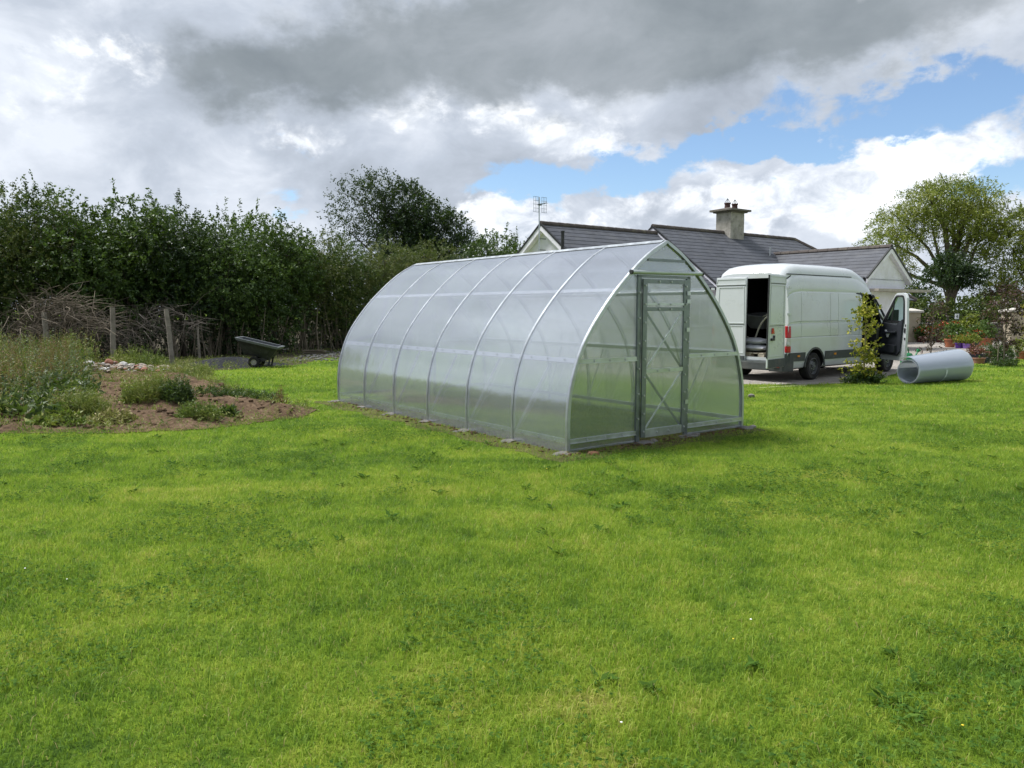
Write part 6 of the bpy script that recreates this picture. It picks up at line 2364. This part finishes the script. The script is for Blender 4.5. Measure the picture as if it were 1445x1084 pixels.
def potted(label, x, y, rt, h, potm, lobes, leaf, n, L, W, seed, flower=None, nf=0, fs=0.06, taper=0.72, sx=1.0, group='flower pots on the gravel by the wall'):
    t = thing('potted_plant', label, 'potted plant', (x, y, 0.004), wang, group)
    rb = rt * taper
    p = MB().lathe([(0, 0), (rb, 0), (rt * 0.95, h * 0.82), (rt * 1.04, h * 0.83), (rt * 1.04, h), (rt * 0.93, h), (rt * 0.9, h * 0.86), (0, h * 0.86)], 22)
    p.v = [(a * sx, b, c) for a, b, c in p.v]
    pt = part('pot', p, potm, t, True)
    part('soil', MB().lathe([(0, h * 0.875), (rt * 0.88, h * 0.87)], 18).__class__().lathe([(rt * 0.885, h * 0.865), (rt * 0.6, h * 0.9), (0, h * 0.91)], 18), soil_dark, pt)
    lb = [(a * sx, b, h + c, d * sx, d, e) for a, b, c, d, e in lobes]
    link('foliage', fast_mesh('foliage', crown(seed, lb, n, 9, L, W, L * 2.2, 0.5, 0.3, 0.4), 4, leaf), t)
    if flower is not None:
        r = np.random.default_rng(seed + 500)
        lba = np.array(lb)
        k = r.integers(0, len(lb), nf)
        d = unit(r.normal(size=(nf, 3)) + np.array([0, -0.4, 0.7]))
        C = lba[k, :3] + d * lba[k, 3:6] * 1.05
        C = np.repeat(C, 5, 0)
        fl_o = link('flowers', fast_mesh('flowers', leaf_quads(C, r.normal(size=C.shape) + np.array([0, 0, 0.4]), fs, fs * 0.8, r, 0.5), 4, flower), t)
        fl_o['kind'] = 'stuff'
    return t


potted('maroon pot of orange and red flowers nearest the van door', 20.2, 38.0, 0.24, 0.30, maroon_pot, [(0, 0, 0.2, 0.35, 0.25), (0.2, 0, 0.3, 0.25, 0.2)], pot_leaf, 130, 0.08, 0.05, 201, orange_fl, 70, 0.07)
potted('maroon pot of tall red flowers second along the stone wall', 20.95, 37.6, 0.24, 0.36, maroon_pot, [(0, 0, 0.25, 0.34, 0.3), (0.1, 0, 0.42, 0.26, 0.2)], pot_leaf, 130, 0.08, 0.05, 202, red_fl, 90, 0.08)
potted('glazed maroon pot of red geraniums between the purple sapling and the terracotta pot', 21.25, 36.9, 0.25, 0.36, maroon_pot, [(0, 0, 0.2, 0.36, 0.3), (-0.1, 0, 0.42, 0.25, 0.2)], pot_leaf, 130, 0.08, 0.05, 203, red_fl, 90, 0.08)
potted('large round terracotta pot with a low sparse plant', 18.68, 32.8, 0.24, 0.36, terracotta, [(0, 0, 0.06, 0.2, 0.1)], pot_leaf, 40, 0.08, 0.04, 204, orange_fl, 8, 0.05)
potted('deep purple pot of yellow flowers', 18.62, 32.0, 0.16, 0.22, purple_pot, [(0, 0, 0.1, 0.17, 0.12)], lime_leaf, 60, 0.06, 0.04, 205, yel_fl, 40, 0.06, 0.82, 1.15)
potted('pale lilac pot of small lime green plants', 18.75, 31.7, 0.15, 0.20, lilac_pot, [(0, 0, 0.08, 0.16, 0.1)], lime_leaf, 60, 0.06, 0.03, 206, yel_fl, 14, 0.04, 0.82, 1.15)
potted('small black pot with a bushy green plant', 19.0, 31.6, 0.16, 0.25, dark_pot, [(0, 0, 0.12, 0.19, 0.14)], lime_leaf, 90, 0.06, 0.035, 207, None, 0, 0, 0.8)
potted('terracotta pot half hidden behind the small black pot', 20.15, 33.4, 0.22, 0.36, terracotta, [(0, 0, 0.15, 0.25, 0.2)], pot_leaf, 90, 0.08, 0.05, 208, red_fl, 30, 0.06)
potted('wide terracotta pot with a conical green shrub', 21.15, 34.4, 0.34, 0.34, terracotta, [(0, 0, 0.25, 0.34, 0.26), (0, 0, 0.5, 0.22, 0.2), (0, 0, 0.15, 0.38, 0.2)], pot_leaf, 240, 0.07, 0.045, 209, None, 0, 0, 0.8)
potted('shallow terracotta bowl of mixed red flowers in the middle of the group', 20.55, 34.8, 0.34, 0.24, terracotta, [(0, 0, 0.15, 0.38, 0.18), (0.2, 0, 0.25, 0.25, 0.2)], pot_leaf, 180, 0.07, 0.05, 210, orange_fl, 50, 0.06)
potted('tall rose bush with white blooms behind the purple pots', 21.4, 36.2, 0.26, 0.34, terracotta, [(0, 0, 0.30, 0.36, 0.28), (0.1, 0, 0.55, 0.28, 0.22), (0.08, 0, 0.8, 0.18, 0.18)], lime_leaf, 300, 0.09, 0.055, 211, whi_fl, 26, 0.09)
potted('bushy green plant with cream flowers behind the round terracotta pot', 20.3, 35.3, 0.24, 0.32, terracotta, [(0, 0, 0.22, 0.36, 0.25), (-0.15, 0, 0.4, 0.24, 0.2)], pot_leaf, 240, 0.08, 0.05, 212, whi_fl, 14, 0.07)
potted('leafy plant with pale flowers against the stone wall', 22.75, 37.4, 0.24, 0.32, terracotta, [(0, 0, 0.2, 0.3, 0.22), (0.1, 0, 0.4, 0.2, 0.18)], pot_leaf, 170, 0.08, 0.05, 213, whi_fl, 20, 0.07)
FG = 'pots at the edge of the lawn near the maple'
potted('terracotta bowl standing on the lawn edge left of the maple', 13.86, 22.78, 0.17, 0.17, principled('weathered_terracotta', (0.24, 0.12, 0.075), 0.9, 0, 0.25, 9, 0.2, 50), [(0, 0, 0.0, 0.08, 0.02)], pot_leaf, 6, 0.03, 0.015, 214, None, 0, 0, 0.8, 1.0, FG)
potted('small black pot behind the terracotta bowl on the lawn edge', 14.22, 23.0, 0.10, 0.16, dark_pot, [(0, 0, 0.03, 0.07, 0.04)], purple_leaf, 14, 0.05, 0.02, 215, None, 0, 0, 0.85, 1.0, FG)
potted('dark shallow pot of reddish succulents behind the terracotta bowl', 14.30, 23.6, 0.22, 0.24, dark_pot, [(-0.02, 0, 0.06, 0.2, 0.12)], leafmat('rust_leaf', [(0.1, (0.10, 0.03, 0.025)), (0.5, (0.19, 0.065, 0.05)), (0.9, (0.28, 0.13, 0.09))], 0.2, 0.5, 0.2), 80, 0.06, 0.03, 216, None, 0, 0, 0.8, 1.0, FG)
potted('wide terracotta planter of green plants at the right edge of the picture', 16.75, 24.9, 0.30, 0.26, terracotta, [(0, 0, 0.15, 0.34, 0.18), (0.2, 0, 0.2, 0.28, 0.2), (-0.2, 0, 0.15, 0.28, 0.16)], lime_leaf, 260, 0.06, 0.035, 217, None, 0, 0, 0.85, 1.4, FG)
bs = [(0, 0, 0.18, 0.32, 0.3, 0.22), (0.25, 0.1, 0.14, 0.28, 0.25, 0.18), (-0.25, 0.1, 0.15, 0.25, 0.25, 0.2)]
o = link('leafy_clump', fast_mesh('leafy_clump', crown(85, bs, 330, 9, 0.09, 0.02, 0.22, 0.9, 0.3, 0.2), 4, weed_c))
o.location = (15.2, 24.0, 0)
tag(o, 'dark green clump of garden plants behind the purple maple', 'plant')
single('stone', MB().blob((0, 0, 0.10), 0.16, 9, 2, (1.1, 0.8, 0.9), 0.12), rub_w, 'pale round stone left of the wide terracotta planter', 'stone', (16.2, 25.1, 0))

# rope and small sign at the flower bed
sg = thing('plant_sign', 'small white sign with a dark mark on a post among the flowers', 'sign', (21.6, 37.5, 0), wang)
part('post', MB().box((0, 0, 0.62), (0.04, 0.03, 1.24)), dark_wood, sg)
bd = part('board', MB().box((0, -0.03, 1.27), (0.20, 0.02, 0.26)), principled('sign_white', (0.72, 0.75, 0.78), 0.5), sg)
mk = MB()
mk.bar((-0.045, -0.043, 1.26), (0.02, -0.043, 1.34), 0.022, 0.006, (0, 1, 0))
mk.bar((-0.05, -0.043, 1.25), (0.055, -0.043, 1.25), 0.022, 0.006, (0, 1, 0))
mk.bar((0.025, -0.043, 1.34), (0.025, -0.043, 1.19), 0.022, 0.006, (0, 1, 0))
part('mark', mk, dark_room, bd)
dp = MB()
dp.tube([(21.25, 37.6, 0.0), (21.25, 37.6, 1.18)], 0.04, 6)
single('dark_post', dp, dark_wood, 'dark wooden post holding the rope left of the small white sign', 'post')
rp = MB()
p0, p1 = Vector((21.3, 37.55, 1.30)), Vector((24.9, 38.6, 1.05))
rp.tube([p0.lerp(p1, k / 14) + Vector((0, 0, -0.33 * math.sin(math.pi * k / 14))) for k in range(15)], 0.022, 6)
single('rope', rp, principled('green_rope', (0.02, 0.045, 0.04), 0.8), 'dark green rope sagging from the dark post towards the pillar', 'rope', (0, 0, 0), 0, None, True)
# green watering can standing behind the van door
wc = thing('watering_can', 'green plastic watering can on the gravel just behind the open van door', 'watering can', (10.9, 21.2, 0.004), 0.4)
green_pl = principled('green_plastic', (0.012, 0.17, 0.06), 0.4, 0, 0.12, 6)
part('tank', MB().lathe([(0, 0), (0.13, 0), (0.14, 0.03), (0.13, 0.28), (0.10, 0.33), (0.06, 0.34), (0.06, 0.32), (0, 0.32)], 20), green_pl, wc, True)
m = MB()
m.tube([(0.11, 0, 0.06), (0.22, 0, 0.2), (0.34, 0, 0.36)], [0.025, 0.02, 0.017], 8)
m.tube([(0.33, 0, 0.35), (0.37, 0, 0.395)], [0.02, 0.05], 10)
part('spout', m, green_pl, wc, True)
part('handle', MB().tube([(0.06, 0, 0.33), (0.02, 0, 0.44), (-0.10, 0, 0.45), (-0.19, 0, 0.33), (-0.13, 0, 0.14)], 0.014, 7), green_pl, wc, True)
wc.scale = (1.2, 1.2, 1.2)

# pebbles along the lawn edge of the gravel
mb = MB()
for i in range(900):
    j = random.randrange(len(GRAVEL_R))
    p = GRAVEL_R[j]
    if p[1] > 30 or p[0] < 3.3:
        continue
    x, y = p[0] + random.gauss(0, 0.25) , p[1] + abs(random.gauss(0.12, 0.35))
    mb.blob((x, y, 0.008), random.uniform(0.008, 0.022), i, 1, (1.2, 1, 0.6), 0.25, random.choice([0, 0, 1]))
single('pebbles', mb, [principled('pebble_buff', (0.36, 0.32, 0.27), 0.9, 0, 0.3, 3), principled('pebble_grey', (0.24, 0.235, 0.225), 0.9, 0, 0.3, 3)], 'loose pebbles along the lawn edge of the gravel drive', None, kind='stuff')
